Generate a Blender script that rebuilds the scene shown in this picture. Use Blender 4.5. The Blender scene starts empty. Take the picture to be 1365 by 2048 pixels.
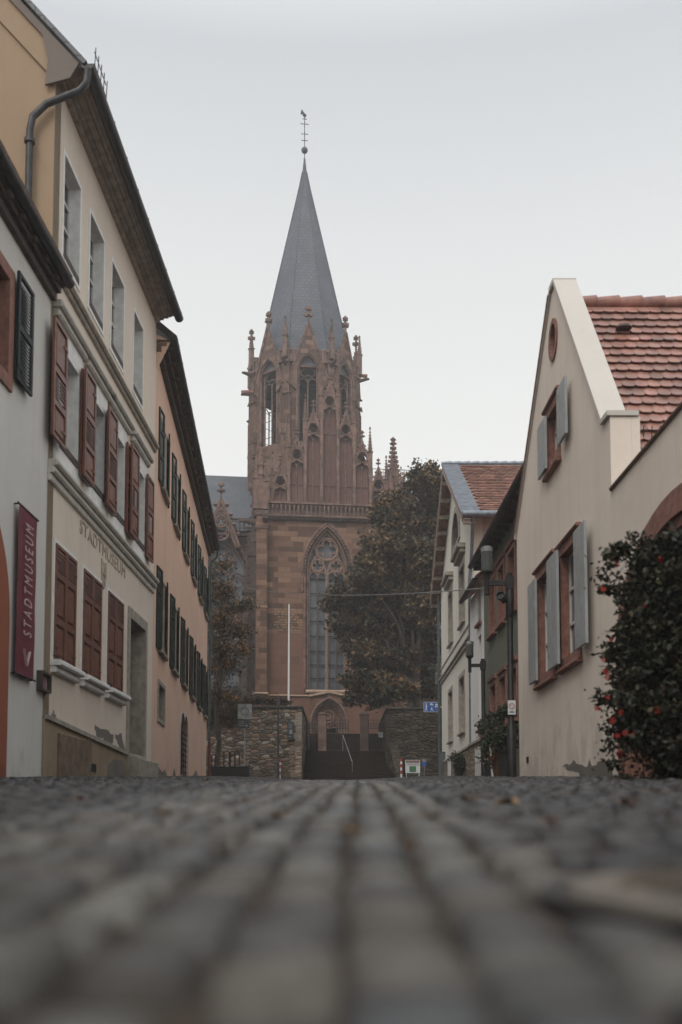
import bpy, math, random
import numpy as np
from mathutils import Vector, Matrix
from mathutils.geometry import tessellate_polygon
R = math.radians
pi = math.pi
rnd = random.Random(11)
nrs = np.random.RandomState(5)
SC = bpy.context.scene
COL = SC.collection

# ------------------------------------------------------------------ camera, world, sun, exposure
F_PX, HORIZON, PITCH = 2000.0, 1638.0, R(4.0)      # measured on the 1365 x 2048 photograph
CP, SP = math.cos(PITCH), math.sin(PITCH)
CY = HORIZON - F_PX * math.tan(PITCH)
cam_d = bpy.data.cameras.new('camera')
cam = bpy.data.objects.new('camera', cam_d); COL.objects.link(cam); SC.camera = cam
cam.location = (0, 0, 0); cam.rotation_euler = (R(90) + PITCH, 0, 0)
cam_d.sensor_fit = 'VERTICAL'; cam_d.sensor_height = 36.0; cam_d.sensor_width = 24.0
cam_d.lens = F_PX / 2048 * 36.0
cam_d.shift_y = (CY - 1024) / 2048.0
cam_d.clip_start = 0.02; cam_d.clip_end = 2000
cam_d.dof.use_dof = True; cam_d.dof.focus_distance = 42; cam_d.dof.aperture_fstop = 1.45

W = bpy.data.worlds.new('World'); SC.world = W; W.use_nodes = True
nt = W.node_tree; nt.nodes.clear()
out = nt.nodes.new('ShaderNodeOutputWorld'); bg = nt.nodes.new('ShaderNodeBackground')
sky = nt.nodes.new('ShaderNodeTexSky'); sky.sky_type = 'NISHITA'; sky.sun_disc = False
sky.sun_elevation = R(48); sky.sun_rotation = R(200); sky.air_density = 1.5; sky.dust_density = 6
tc = nt.nodes.new('ShaderNodeTexCoord'); sep = nt.nodes.new('ShaderNodeSeparateXYZ')
ramp = nt.nodes.new('ShaderNodeValToRGB')
nt.links.new(tc.outputs['Generated'], sep.inputs[0]); nt.links.new(sep.outputs['Z'], ramp.inputs[0])
cr = ramp.color_ramp                                  # cloud deck: pale near the horizon, heavier overhead
cr.elements[0].position = 0.0; cr.elements[0].color = (8.0, 8.0, 7.75, 1)
cr.elements[1].position = 1.0; cr.elements[1].color = (13.5, 13.8, 13.8, 1)
for p_, c_ in ((0.33, (7.9, 7.9, 7.65, 1)), (0.50, (6.8, 6.9, 6.85, 1)), (0.63, (5.4, 5.6, 5.8, 1)), (0.72, (8.5, 8.7, 8.8, 1))):
    e = cr.elements.new(p_); e.color = c_
mx = nt.nodes.new('ShaderNodeMix'); mx.data_type = 'RGBA'; mx.inputs['Factor'].default_value = 0.93
nt.links.new(sky.outputs[0], mx.inputs['A']); nt.links.new(ramp.outputs[0], mx.inputs['B'])
nt.links.new(mx.outputs['Result'], bg.inputs['Color']); bg.inputs['Strength'].default_value = 0.128
nt.links.new(bg.outputs[0], out.inputs['Surface'])

sun_d = bpy.data.lights.new('sun', 'SUN'); sun = bpy.data.objects.new('sun', sun_d); COL.objects.link(sun)
sun_d.energy = 1.5; sun_d.angle = R(25); sun_d.color = (1.0, 0.95, 0.88)
sun.rotation_euler = (R(42), 0, R(-20))               # light comes from behind the camera, high, a little left
SC.view_settings.view_transform = 'Standard'; SC.view_settings.look = 'None'
SC.view_settings.exposure = -0.04; SC.view_settings.gamma = 1.0
SC.render.engine = 'CYCLES'
cy = SC.cycles
cy.use_denoising = True; cy.max_bounces = 6; cy.diffuse_bounces = 3; cy.glossy_bounces = 3
cy.transmission_bounces = 4; cy.transparent_max_bounces = 6; cy.volume_bounces = 2
cy.volume_max_steps = 64
cy.caustics_reflective = False; cy.caustics_refractive = False

# ------------------------------------------------------------------ measuring helpers
def ray(px, py):
    t = (CY - py) / F_PX
    return Vector(((px - 682.5) / F_PX, CP - t * SP, SP + t * CP))
def at(px, py, Y):
    d = ray(px, py); return d * (Y / d.y)
def gz(x, y):
    "height of the street surface"
    w = min(max((abs(x + 0.4) - 0.8) / 3.5, 0), 1)
    if y < 0: return -0.17 + 0.075 * y
    yy = min(y, 53.0)
    return -0.17 * math.exp(-yy / 5.0) + yy * (0.038 + 0.0045 * w)
def gz_np(x, y):
    w = np.clip((np.abs(x + 0.4) - 0.8) / 3.5, 0, 1)
    yy = np.clip(y, 0, 53.0)
    return np.where(y < 0, -0.17 + 0.075 * y, -0.17 * np.exp(-yy / 5.0) + yy * (0.038 + 0.0045 * w))

class Frame:
    "facade frame: local x runs along the facade (right as seen from the street), local y goes into the wall"
    def __init__(s, ox, oy, ang):
        s.O = Vector((ox, oy, 0)); s.a = R(ang)
        s.u = Vector((math.cos(s.a), math.sin(s.a), 0)); s.i = Vector((-math.sin(s.a), math.cos(s.a), 0))
    def hit(s, px, py, y=0.0):
        d = ray(px, py); o = s.O + s.i * y
        P = d * (o.dot(s.i) / d.dot(s.i)) - o
        return P.dot(s.u), P.z
    def x(s, px, py=1300, y=0.0): return s.hit(px, py, y)[0]
    def z(s, px, py, y=0.0): return s.hit(px, py, y)[1]
    def g(s, x, y=0.0):
        P = s.O + s.u * x + s.i * y; return gz(P.x, P.y)
    def loc(s, P):
        D = P - s.O; return Vector((D.dot(s.u), D.dot(s.i), P.z))

# ------------------------------------------------------------------ objects
ZB = {}
def tag(o, label=None, cat=None, group=None, kind=None):
    if label: o['label'] = label
    if cat: o['category'] = cat
    if group: o['group'] = group
    if kind: o['kind'] = kind
    return o
def empty(name, loc, rz=0.0, label=None, cat=None, group=None):
    o = bpy.data.objects.new(name, None); COL.objects.link(o)
    o.location = loc; o.rotation_euler = (0, 0, rz); o.empty_display_size = 0.3
    tag(o, label, cat, group); return o
def thing_frame(name, fr, zb, label, cat, group=None):
    o = empty(name, (fr.O.x, fr.O.y, zb), fr.a, label, cat, group); ZB[o.name] = zb; return o
def copy_tree(o, parent=None, loc=None):
    c = o.copy(); COL.objects.link(c)
    if parent is not None: c.parent = parent
    if loc is not None: c.location = loc
    for ch in list(o.children): copy_tree(ch, c)
    return c

class MB:
    def __init__(s, M=None):
        s.v = []; s.f = []; s.M = M; s.c = []; s.cur = None; s.n0 = 0
    def add(s, pts, faces):
        b = len(s.v)
        for p in pts:
            p = Vector(p)
            if s.M is not None: p = s.M @ p
            s.v.append(p)
        for f in faces:
            s.f.append([b + i for i in f]); s.c.append(s.cur)
        return s
    def box(s, x0, x1, y0, y1, z0, z1):
        if x0 > x1: x0, x1 = x1, x0
        if y0 > y1: y0, y1 = y1, y0
        if z0 > z1: z0, z1 = z1, z0
        return s.add([(x0,y0,z0),(x1,y0,z0),(x1,y1,z0),(x0,y1,z0),(x0,y0,z1),(x1,y0,z1),(x1,y1,z1),(x0,y1,z1)],
              [(0,3,2,1),(4,5,6,7),(0,1,5,4),(1,2,6,5),(2,3,7,6),(3,0,4,7)])
    def bev(s, x0, x1, y0, y1, z0, z1, b=0.02):
        "box with its front edges chamfered"
        if x0 > x1: x0, x1 = x1, x0
        if z0 > z1: z0, z1 = z1, z0
        o = [(x0,y0+b,z0),(x1,y0+b,z0),(x1,y0+b,z1),(x0,y0+b,z1)]
        i = [(x0+b,y0,z0+b),(x1-b,y0,z0+b),(x1-b,y0,z1-b),(x0+b,y0,z1-b)]
        k = [(x0,y1,z0),(x1,y1,z0),(x1,y1,z1),(x0,y1,z1)]
        return s.add(o+i+k, [(4,5,6,7),(0,1,5,4),(1,2,6,5),(2,3,7,6),(3,0,4,7),(0,8,9,1),(1,9,10,2),(2,10,11,3),(3,11,8,0),(8,11,10,9)])
    def bar(s, a, b, w, h=None):
        "square bar from a to b"
        a = Vector(a); b = Vector(b); h = h or w
        d = (b - a).normalized(); up = Vector((0,0,1)) if abs(d.z) < 0.95 else Vector((0,1,0))
        sx = d.cross(up).normalized() * w/2; sy = sx.cross(d).normalized() * h/2
        return s.add([a-sx-sy,a+sx-sy,a+sx+sy,a-sx+sy,b-sx-sy,b+sx-sy,b+sx+sy,b-sx+sy],
              [(0,3,2,1),(4,5,6,7),(0,1,5,4),(1,2,6,5),(2,3,7,6),(3,0,4,7)])
    def tube(s, pts, r, n=8, closed=False):
        pts = [Vector(p) for p in pts]; m = len(pts)
        rs = r if isinstance(r, (list, tuple)) else [r]*m
        vs = []; ref = None
        for k, p in enumerate(pts):
            if closed: d = pts[(k+1) % m] - pts[k-1]
            else: d = pts[min(k+1, m-1)] - pts[max(k-1, 0)]
            d.normalize()
            if ref is None:
                ref = Vector((0,0,1)) if abs(d.z) < 0.9 else Vector((1,0,0))
            sx = d.cross(ref)
            if sx.length < 1e-4: sx = d.orthogonal()
            sx.normalize(); sy = sx.cross(d).normalized(); ref = -sy if False else sy
            for j in range(n):
                a = 2*pi*j/n; vs.append(p + (sx*math.cos(a) + sy*math.sin(a))*rs[k])
        fs = []
        for k in range(m if closed else m-1):
            k2 = (k+1) % m
            for j in range(n):
                j2 = (j+1) % n; fs.append((k*n+j, k*n+j2, k2*n+j2, k2*n+j))
        if not closed:
            fs.append(tuple(range(n))[::-1]); fs.append(tuple(range((m-1)*n, m*n)))
        return s.add(vs, fs)
    def lathe(s, prof, c=(0,0,0), n=12, a0=0.0):
        c = Vector(c); vs = []; fs = []
        for r, z in prof:
            for j in range(n):
                a = a0 + 2*pi*j/n; vs.append(c + Vector((r*math.cos(a), r*math.sin(a), z)))
        for k in range(len(prof)-1):
            for j in range(n):
                j2 = (j+1) % n; fs.append((k*n+j, k*n+j2, (k+1)*n+j2, (k+1)*n+j))
        if prof[0][0] > 1e-5: fs.append(tuple(range(n))[::-1])
        if prof[-1][0] > 1e-5: fs.append(tuple(range((len(prof)-1)*n, len(prof)*n)))
        return s.add(vs, fs)
    def plate(s, outline, holes=(), y0=0.0, y1=0.3, back=True):
        "solid slab in the x-z plane between y0 (front) and y1, with holes"
        loops = [list(outline)] + [list(h) for h in holes]
        flat = [p for l in loops for p in l]
        tris = tessellate_polygon([[Vector((p[0], p[1], 0)) for p in l] for l in loops])
        n = len(flat)
        pts = [(p[0], y0, p[1]) for p in flat] + [(p[0], y1, p[1]) for p in flat]
        fs = []
        for t in tris:
            a, b, c_ = (flat[i] for i in t)
            ar = (b[0]-a[0])*(c_[1]-a[1]) - (b[1]-a[1])*(c_[0]-a[0])
            if abs(ar) < 1e-9: continue
            t = tuple(t) if ar > 0 else tuple(t)[::-1]
            fs.append(t)
            if back: fs.append(tuple(i + n for i in t[::-1]))
        b = 0
        for l in loops:
            m = len(l)
            for k in range(m): fs.append((b+k, b+(k+1) % m, n+b+(k+1) % m, n+b+k)[::-1])
            b += m
        return s.add(pts, fs)
    def build(s, name, mat, parent=None, smooth=False, loc=None, angle=40):
        me = bpy.data.meshes.new(name)
        rt = parent
        while rt is not None and rt.parent is not None: rt = rt.parent
        zb = ZB.get(rt.name, 0.0) if rt is not None else 0.0
        off = Vector((0, 0, zb))
        me.from_pydata([tuple(v - off) for v in s.v], [], s.f)
        uvl = me.uv_layers.new(name='UVMap'); nl = len(me.loops)
        if nl:
            co = np.empty(len(me.vertices)*3, dtype=np.float32); me.vertices.foreach_get('co', co); co = co.reshape(-1,3)
            nrm = np.empty(len(me.polygons)*3, dtype=np.float32); me.polygons.foreach_get('normal', nrm); nrm = nrm.reshape(-1,3)
            lt = np.empty(len(me.polygons), dtype=np.int32); me.polygons.foreach_get('loop_total', lt)
            vi = np.empty(nl, dtype=np.int32); me.loops.foreach_get('vertex_index', vi)
            N = np.repeat(nrm, lt, axis=0); P = co[vi]
            h = np.hypot(N[:,0], N[:,1]); flat = h < 0.35
            tx = np.where(flat, 1.0, -N[:,1]/np.maximum(h,1e-6)); ty = np.where(flat, 0.0, N[:,0]/np.maximum(h,1e-6))
            u = P[:,0]*tx + P[:,1]*ty
            bx = N[:,1]*0 - N[:,2]*ty; by = N[:,2]*tx; bz = N[:,0]*ty - N[:,1]*tx
            v = np.where(flat, P[:,1], P[:,0]*bx + P[:,1]*by + P[:,2]*bz)
            v = np.where(flat, v, np.where(bz < 0, -v, v))
            uv = np.empty(nl*2, dtype=np.float32); uv[0::2] = u; uv[1::2] = v
            uvl.data.foreach_set('uv', uv)
            if any(c is not None for c in s.c) or mat.name.startswith('roof_tile'):
                at_ = me.color_attributes.new('tint', 'FLOAT_COLOR', 'CORNER')
                C = np.array([(c if c is not None else (1,1,1)) for c in s.c], dtype=np.float32)
                C = np.repeat(np.c_[C, np.ones(len(C), dtype=np.float32)], lt, axis=0)
                at_.data.foreach_set('color', C.ravel())
        if smooth:
            me.polygons.foreach_set('use_smooth', [True]*len(me.polygons)); me.set_sharp_from_angle(angle=R(angle))
        me.materials.append(mat); me.update()
        o = bpy.data.objects.new(name, me); COL.objects.link(o)
        if parent is not None: o.parent = parent
        if loc is not None: o.location = loc
        return o

def text_obj(name, body, size, mat, parent, M, extrude=0.004, spacing=1.0, sx=1.0):
    cu = bpy.data.curves.new(name, 'FONT'); cu.body = body; cu.size = size; cu.extrude = extrude
    cu.space_character = spacing; cu.align_x = 'CENTER'; cu.align_y = 'CENTER'; cu.resolution_u = 3
    t = bpy.data.objects.new(name, cu); COL.objects.link(t)
    me = bpy.data.meshes.new_from_object(t.evaluated_get(bpy.context.evaluated_depsgraph_get()))
    bpy.data.objects.remove(t)
    me.transform(M @ Matrix.Diagonal((sx, 1, 1, 1))); me.materials.clear(); me.materials.append(mat)
    o = bpy.data.objects.new(name, me); COL.objects.link(o); o.parent = parent
    return o

# ------------------------------------------------------------------ materials
MATS = {}
class NT:
    def __init__(s, name):
        s.m = bpy.data.materials.new(name); s.m.use_nodes = True; s.t = s.m.node_tree
        s.b = s.t.nodes['Principled BSDF']; MATS[name] = s.m
    def n(s, t, **kw):
        x = s.t.nodes.new('ShaderNode' + t)
        for k, v in kw.items(): setattr(x, k, v)
        return x
    def l(s, a, b): s.t.links.new(a, b)
    def noise(s, vec, scale, detail=4, rough=0.6):
        x = s.n('TexNoise'); x.inputs['Scale'].default_value = scale; x.inputs['Detail'].default_value = detail
        x.inputs['Roughness'].default_value = rough
        if vec is not None: s.l(vec, x.inputs['Vector'])
        return x.outputs['Fac']
    def coord(s, which='Object', scale=None):
        o = s.n('TexCoord').outputs[which]
        if scale:
            m = s.n('Mapping'); m.inputs['Scale'].default_value = scale; s.l(o, m.inputs['Vector']); o = m.outputs[0]
        return o
    def rng(s, v, a, b, c, d):
        x = s.n('MapRange'); s.l(v, x.inputs[0])
        for i, q in enumerate((a, b, c, d)): x.inputs[i+1].default_value = q
        return x.outputs[0]
    def mix(s, fac, a, b, mode='MIX'):
        x = s.n('Mix', data_type='RGBA', blend_type=mode)
        for nm, q in (('Factor', fac), ('A', a), ('B', b)):
            i = x.inputs[nm] if nm != 'Factor' else x.inputs[0]
            if isinstance(q, (int, float)): i.default_value = q
            elif isinstance(q, tuple): i.default_value = (*q, 1) if len(q) == 3 else q
            else: s.l(q, i)
        return x.outputs['Result']
    def bump(s, h, strength=0.3, dist=0.01):
        x = s.n('Bump'); x.inputs['Strength'].default_value = strength; x.inputs['Distance'].default_value = dist
        s.l(h, x.inputs['Height']); s.l(x.outputs[0], s.b.inputs['Normal']); return x
    def col(s, c):
        if isinstance(c, tuple): s.b.inputs['Base Color'].default_value = (*c, 1)
        else: s.l(c, s.b.inputs['Base Color'])
    def rough(s, r):
        if isinstance(r, float): s.b.inputs['Roughness'].default_value = r
        else: s.l(r, s.b.inputs['Roughness'])

def simple(name, c, rough=0.6, metal=0.0, var=0.12, scale=6.0, bump=0.0, spec=0.5, tint=False):
    t = NT(name); v = t.coord('Object')
    n = t.noise(v, scale)
    dk = tuple(x*(1-var*1.6) for x in c); lt = tuple(min(1, x*(1+var)) for x in c)
    col = t.mix(t.rng(n, 0.3, 0.7, 0, 1), dk, lt)
    if tint:
        a = t.n('Attribute', attribute_name='tint'); col = t.mix(1.0, col, a.outputs['Color'], 'MULTIPLY')
    t.col(col); t.b.inputs['Metallic'].default_value = metal; t.b.inputs['Specular IOR Level'].default_value = spec
    t.rough(t.rng(t.noise(v, scale*2.3), 0.3, 0.7, max(0.02, rough-0.08), min(1, rough+0.08)))
    if bump: t.bump(t.noise(v, scale*8, 6), bump, 0.01)
    return t.m

def plaster(name, c, stain=0.18, stainc=None, streak=0.12):
    t = NT(name); v = t.coord('Object')
    big = t.noise(v, 0.55, 5, 0.62); mid = t.noise(v, 2.6, 6, 0.7)
    vs = t.coord('Object', (2.2, 2.2, 0.16)); st = t.noise(vs, 1.6, 5, 0.65)
    sc = stainc or tuple(x*0.62 for x in c)
    col = t.mix(t.rng(big, 0.35, 0.75, 0, stain), c, sc)
    col = t.mix(t.rng(mid, 0.45, 0.8, 0, stain*0.8), col, tuple(x*0.8 for x in c))
    col = t.mix(t.rng(st, 0.5, 0.8, 0, streak), col, tuple(x*0.6 for x in c))
    blot = t.noise(v, 1.15, 7, 0.72)
    col = t.mix(t.rng(blot, 0.56, 0.66, 0, stain*0.55), col, tuple(x*0.78 for x in c))
    sz = t.n('SeparateXYZ'); t.l(v, sz.inputs[0])      # ragged damp and splash stains, blotchy
    damp = t.n('Math', operation='SUBTRACT'); t.l(t.rng(t.noise(t.coord('Object', (1, 1, 0.7)), 1.9, 7, 0.7), 0.3, 0.7, -0.5, 1.9), damp.inputs[0]); t.l(sz.outputs['Z'], damp.inputs[1])
    col = t.mix(t.rng(damp.outputs[0], -0.1, 0.5, 0, 0.45), col, tuple(x*0.6 for x in c))
    drip = t.noise(t.coord('Object', (5.5, 5.5, 0.22)), 1.3, 6, 0.7)
    col = t.mix(t.rng(drip, 0.6, 0.78, 0, 0.22), col, tuple(x*0.62 for x in c))
    t.col(col); t.rough(0.92); t.b.inputs['Specular IOR Level'].default_value = 0.25
    h = t.noise(v, 38, 8, 0.7)
    h2 = t.n('Math', operation='ADD'); t.l(h, h2.inputs[0]); t.l(t.rng(t.noise(v, 3.5, 4), 0, 1, 0, 2.0), h2.inputs[1])
    t.bump(h2.outputs[0], 0.35, 0.008)
    return t.m

def ashlar(name, c1, c2, c3, mortar, bw=0.75, bh=0.32, bump=0.5, var=0.8, dark=(0.09,0.06,0.05)):
    "coursed squared stone, in metres through UV"
    t = NT(name); uv = t.coord('UV')
    wob = t.n('VectorMath', operation='ADD')
    nz = t.n('TexNoise'); nz.inputs['Scale'].default_value = 3; t.l(uv, nz.inputs['Vector'])
    sc = t.n('VectorMath', operation='SCALE'); t.l(nz.outputs['Color'], sc.inputs[0]); sc.inputs['Scale'].default_value = 0.03
    t.l(uv, wob.inputs[0]); t.l(sc.outputs[0], wob.inputs[1])
    b = t.n('TexBrick'); t.l(wob.outputs[0], b.inputs['Vector'])
    b.inputs['Scale'].default_value = 1; b.inputs['Brick Width'].default_value = bw; b.inputs['Row Height'].default_value = bh
    b.inputs['Mortar Size'].default_value = 0.012; b.inputs['Mortar Smooth'].default_value = 0.3
    b.inputs['Color1'].default_value = (0,0,0,1); b.inputs['Color2'].default_value = (1,1,1,1); b.inputs['Mortar'].default_value = (0.5,0.5,0.5,1)
    b.offset = 0.45; b.squash = 0.8; b.squash_frequency = 3
    ramp = t.n('ValToRGB'); t.l(b.outputs['Color'], ramp.inputs[0]); cr = ramp.color_ramp; cr.interpolation = 'LINEAR'
    cr.elements[0].position = 0; cr.elements[0].color = (*c1, 1); cr.elements[1].position = 1; cr.elements[1].color = (*c3, 1)
    e = cr.elements.new(0.45); e.color = (*c2, 1); e = cr.elements.new(0.12); e.color = (*dark, 1); e = cr.elements.new(0.2); e.color = (*c1, 1)
    cf = t.mix(var, c2, ramp.outputs[0])
    big = t.noise(t.coord('Object'), 0.22, 5, 0.6)
    cf = t.mix(t.rng(big, 0.38, 0.7, 0, 0.45), cf, tuple(x*0.55 for x in c2))
    fine = t.noise(t.coord('Object'), 5, 7, 0.7)
    cf = t.mix(t.rng(fine, 0.35, 0.75, 0, 0.4), cf, tuple(x*0.6 for x in c1))
    cf = t.mix(b.outputs['Fac'], cf, mortar)
    t.col(cf); t.rough(0.9); t.b.inputs['Specular IOR Level'].default_value = 0.2
    sub = t.n('Math', operation='SUBTRACT'); t.l(t.noise(t.coord('Object'), 12, 6), sub.inputs[0]); t.l(b.outputs['Fac'], sub.inputs[1])
    t.bump(sub.outputs[0], bump, 0.03)
    return t.m

def slate(name, c1, c2, w=0.28, h=0.2, rough=0.5, ms=0.014):
    t = NT(name); b = t.n('TexBrick'); t.l(t.coord('UV'), b.inputs['Vector'])
    b.inputs['Scale'].default_value = 1; b.inputs['Brick Width'].default_value = w; b.inputs['Row Height'].default_value = h
    b.inputs['Mortar Size'].default_value = ms; b.inputs['Mortar Smooth'].default_value = 0.5
    b.inputs['Color1'].default_value = (*c1,1); b.inputs['Color2'].default_value = (*c2,1); b.inputs['Mortar'].default_value = (*[x*0.4 for x in c1],1)
    big = t.noise(t.coord('Object'), 0.5, 5)
    t.col(t.mix(t.rng(big, 0.35, 0.7, 0, 0.35), b.outputs['Color'], tuple(x*0.6 for x in c2)))
    t.rough(t.rng(big, 0.3, 0.7, rough-0.1, rough+0.12))
    inv = t.n('Math', operation='SUBTRACT'); inv.inputs[0].default_value = 1; t.l(b.outputs['Fac'], inv.inputs[1]); t.bump(inv.outputs[0], 0.5, 0.02)
    return t.m

def rubble(name, cs, mortar, sx=2.7, sz=5.5):
    t = NT(name); v = t.coord('UV', (sx, sz, 1)); 
    wob = t.n('VectorMath', operation='ADD'); nz = t.n('TexNoise'); nz.inputs['Scale'].default_value = 1.1; t.l(v, nz.inputs['Vector'])
    s_ = t.n('VectorMath', operation='SCALE'); t.l(nz.outputs['Color'], s_.inputs[0]); s_.inputs['Scale'].default_value = 0.4
    t.l(v, wob.inputs[0]); t.l(s_.outputs[0], wob.inputs[1])
    a = t.n('TexVoronoi'); a.inputs['Scale'].default_value = 1; a.inputs['Randomness'].default_value = 0.85; t.l(wob.outputs[0], a.inputs['Vector'])
    e = t.n('TexVoronoi', feature='DISTANCE_TO_EDGE'); e.inputs['Scale'].default_value = 1; e.inputs['Randomness'].default_value = 0.85; t.l(wob.outputs[0], e.inputs['Vector'])
    sp = t.n('SeparateColor'); t.l(a.outputs['Color'], sp.inputs[0])
    rp = t.n('ValToRGB'); t.l(sp.outputs[0], rp.inputs[0]); cr = rp.color_ramp
    cr.elements[0].color = (*cs[0],1); cr.elements[1].color = (*cs[-1],1)
    for k, c in enumerate(cs[1:-1]): q = cr.elements.new((k+1)/(len(cs)-1)); q.color = (*c,1)
    col = t.mix(t.rng(t.noise(t.coord('Object'), 0.6, 5), 0.42, 0.7, 0, 0.4), rp.outputs[0], tuple(x*0.6 for x in cs[0]))
    col = t.mix(t.rng(t.noise(t.coord('Object'), 9, 6), 0.4, 0.75, 0, 0.25), col, tuple(x*0.6 for x in cs[0]))
    ed = t.rng(e.outputs[0], 0.0, 0.09, 1, 0); col = t.mix(ed, col, mortar); t.col(col); t.rough(0.92)
    t.b.inputs['Specular IOR Level'].default_value = 0.2
    t.bump(t.rng(e.outputs[0], 0, 0.22, 0, 1), 0.9, 0.05)
    return t.m

M_house_white = plaster('plaster_white', (0.64, 0.625, 0.595), 0.3, None, 0.25)
M_museum = plaster('plaster_sand', (0.74, 0.645, 0.55), 0.3, None, 0.25)
M_museum_base = plaster('plaster_base_stained', (0.36, 0.285, 0.20), 0.6, (0.18, 0.13, 0.085), 0.5)
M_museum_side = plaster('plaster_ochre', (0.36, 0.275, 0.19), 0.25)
M_pink = plaster('plaster_pink', (0.74, 0.505, 0.39), 0.3, (0.38,0.24,0.18), 0.25)
M_gable = plaster('plaster_cream', (0.78, 0.69, 0.605), 0.36, None, 0.32)
M_cop = plaster('coping_plaster', (0.56, 0.53, 0.49), 0.15)
M_green = plaster('plaster_green', (0.135, 0.15, 0.115), 0.25)
M_offwhite = plaster('plaster_offwhite', (0.66, 0.63, 0.56), 0.2, None, 0.25)
M_white2 = plaster('plaster_cold_white', (0.70, 0.70, 0.695), 0.12)
M_lilac = plaster('plaster_side_pale', (0.50, 0.46, 0.44), 0.12)
M_patch = plaster('bare_render_grey', (0.20, 0.18, 0.16), 0.5)
M_trim = simple('trim_pale', (0.50, 0.475, 0.43), 0.85, var=0.12, bump=0.25)
M_trimgrey = simple('trim_stone_grey', (0.33, 0.295, 0.25), 0.9, var=0.2, bump=0.3)
M_trimwhite = simple('trim_white', (0.76, 0.755, 0.74), 0.7, var=0.1)
M_cornice = simple('cornice_brown_grey', (0.34, 0.285, 0.245), 0.85, var=0.25, bump=0.2)
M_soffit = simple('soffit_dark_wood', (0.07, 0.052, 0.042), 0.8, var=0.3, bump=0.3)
M_sand = simple('red_sandstone', (0.25, 0.118, 0.088), 0.85, var=0.22, scale=9, bump=0.35)
M_redshut = simple('shutter_red_paint', (0.165, 0.058, 0.036), 0.5, var=0.16, scale=4, bump=0.08)
M_redshut2 = simple('shutter_red_paint_closed', (0.15, 0.052, 0.03), 0.55, var=0.2, scale=4, bump=0.08)
M_greenshut = simple('shutter_green_paint', (0.008, 0.022, 0.015), 0.6, var=0.3, scale=4, spec=0.25)
M_blackshut = simple('shutter_blue_black', (0.012, 0.018, 0.022), 0.6, var=0.3, scale=4, spec=0.25)
M_greyshut = simple('shutter_grey_paint', (0.31, 0.325, 0.33), 0.6, var=0.1, scale=4)
M_frame = simple('window_frame_white', (0.62, 0.62, 0.60), 0.5, var=0.06)
M_iron = simple('iron_dark', (0.018, 0.018, 0.018), 0.55, metal=0.3, var=0.3)
M_gutter = simple('gutter_zinc_dark', (0.045, 0.047, 0.05), 0.5, metal=0.4, var=0.25)
M_zinc = simple('zinc_blue_grey', (0.17, 0.20, 0.235), 0.45, metal=0.5, var=0.2)
M_pipe = simple('downpipe_verdigris', (0.075, 0.092, 0.088), 0.55, metal=0.3, var=0.3)
M_wooddoor = simple('door_brown', (0.19, 0.145, 0.10), 0.6, var=0.2, bump=0.2)
M_darkwood = simple('hatch_wood', (0.17, 0.125, 0.085), 0.8, var=0.25, bump=0.3)
M_banner = simple('banner_purple_red', (0.145, 0.018, 0.034), 0.7, var=0.12, scale=2)
M_bannertext = simple('banner_letters', (0.55, 0.40, 0.40), 0.7, var=0.05)
M_letters = simple('wall_letters_faded', (0.44, 0.365, 0.29), 0.9, var=0.2, scale=12)
M_orange = plaster('plaster_orange', (0.31, 0.105, 0.06), 0.3)
M_tile = simple('roof_tile_red', (0.28, 0.128, 0.098), 0.42, var=0.28, scale=3.5, bump=0.15, tint=True)
M_tile2 = simple('roof_tile_old', (0.30, 0.15, 0.11), 0.7, var=0.35, scale=3.5, bump=0.15, tint=True)
M_slate = slate('slate_blue', (0.070, 0.082, 0.108), (0.094, 0.107, 0.133), 0.38, 0.30, 0.6, 0.022)
M_slate2 = slate('slate_dark', (0.05, 0.058, 0.075), (0.066, 0.075, 0.092), 0.3, 0.22, 0.5)
M_slatedge = slate('slate_verge', (0.16, 0.18, 0.21), (0.2, 0.22, 0.25), 0.5, 0.16, 0.45)
M_church = ashlar('church_ashlar', (0.115,0.064,0.046), (0.19,0.108,0.075), (0.30,0.185,0.128), (0.13,0.085,0.064), 0.85, 0.36, 0.5, 1.0)
M_churchplain = ashlar('church_smooth_stone', (0.185,0.10,0.072), (0.20,0.11,0.08), (0.22,0.12,0.088), (0.14,0.08,0.058), 1.3, 0.5, 0.25, 0.5, (0.13,0.07,0.05))
M_tower = ashlar('tower_stone', (0.105,0.064,0.050), (0.175,0.108,0.084), (0.265,0.178,0.14), (0.12,0.08,0.064), 0.75, 0.36, 0.5, 1.0, (0.11,0.065,0.05))
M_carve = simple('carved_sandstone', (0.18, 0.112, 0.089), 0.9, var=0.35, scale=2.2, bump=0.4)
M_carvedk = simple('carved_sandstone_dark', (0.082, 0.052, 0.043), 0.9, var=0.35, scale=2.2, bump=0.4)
M_panel = ashlar('gable_panel_stone', (0.165,0.098,0.085), (0.185,0.11,0.095), (0.205,0.125,0.108), (0.11,0.066,0.056), 2.2, 1.3, 0.25, 0.5, (0.19,0.1,0.08))
M_tracery = simple('tracery_stone', (0.235, 0.148, 0.115), 0.9, var=0.2, bump=0.3)
M_mould = simple('base_mould_pale', (0.42, 0.30, 0.22), 0.9, var=0.3, bump=0.3)
M_rubble = rubble('rubble_wall', [(0.10,0.08,0.065),(0.22,0.18,0.145),(0.30,0.20,0.135),(0.12,0.095,0.075),(0.44,0.38,0.32)], (0.05,0.042,0.035))
M_rubbleshade = rubble('rubble_wall_shaded', [(0.03,0.024,0.018),(0.065,0.05,0.038),(0.10,0.077,0.056),(0.04,0.032,0.027)], (0.018,0.015,0.012))  # rubble copy with the shade under the tree put into its colours
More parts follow.
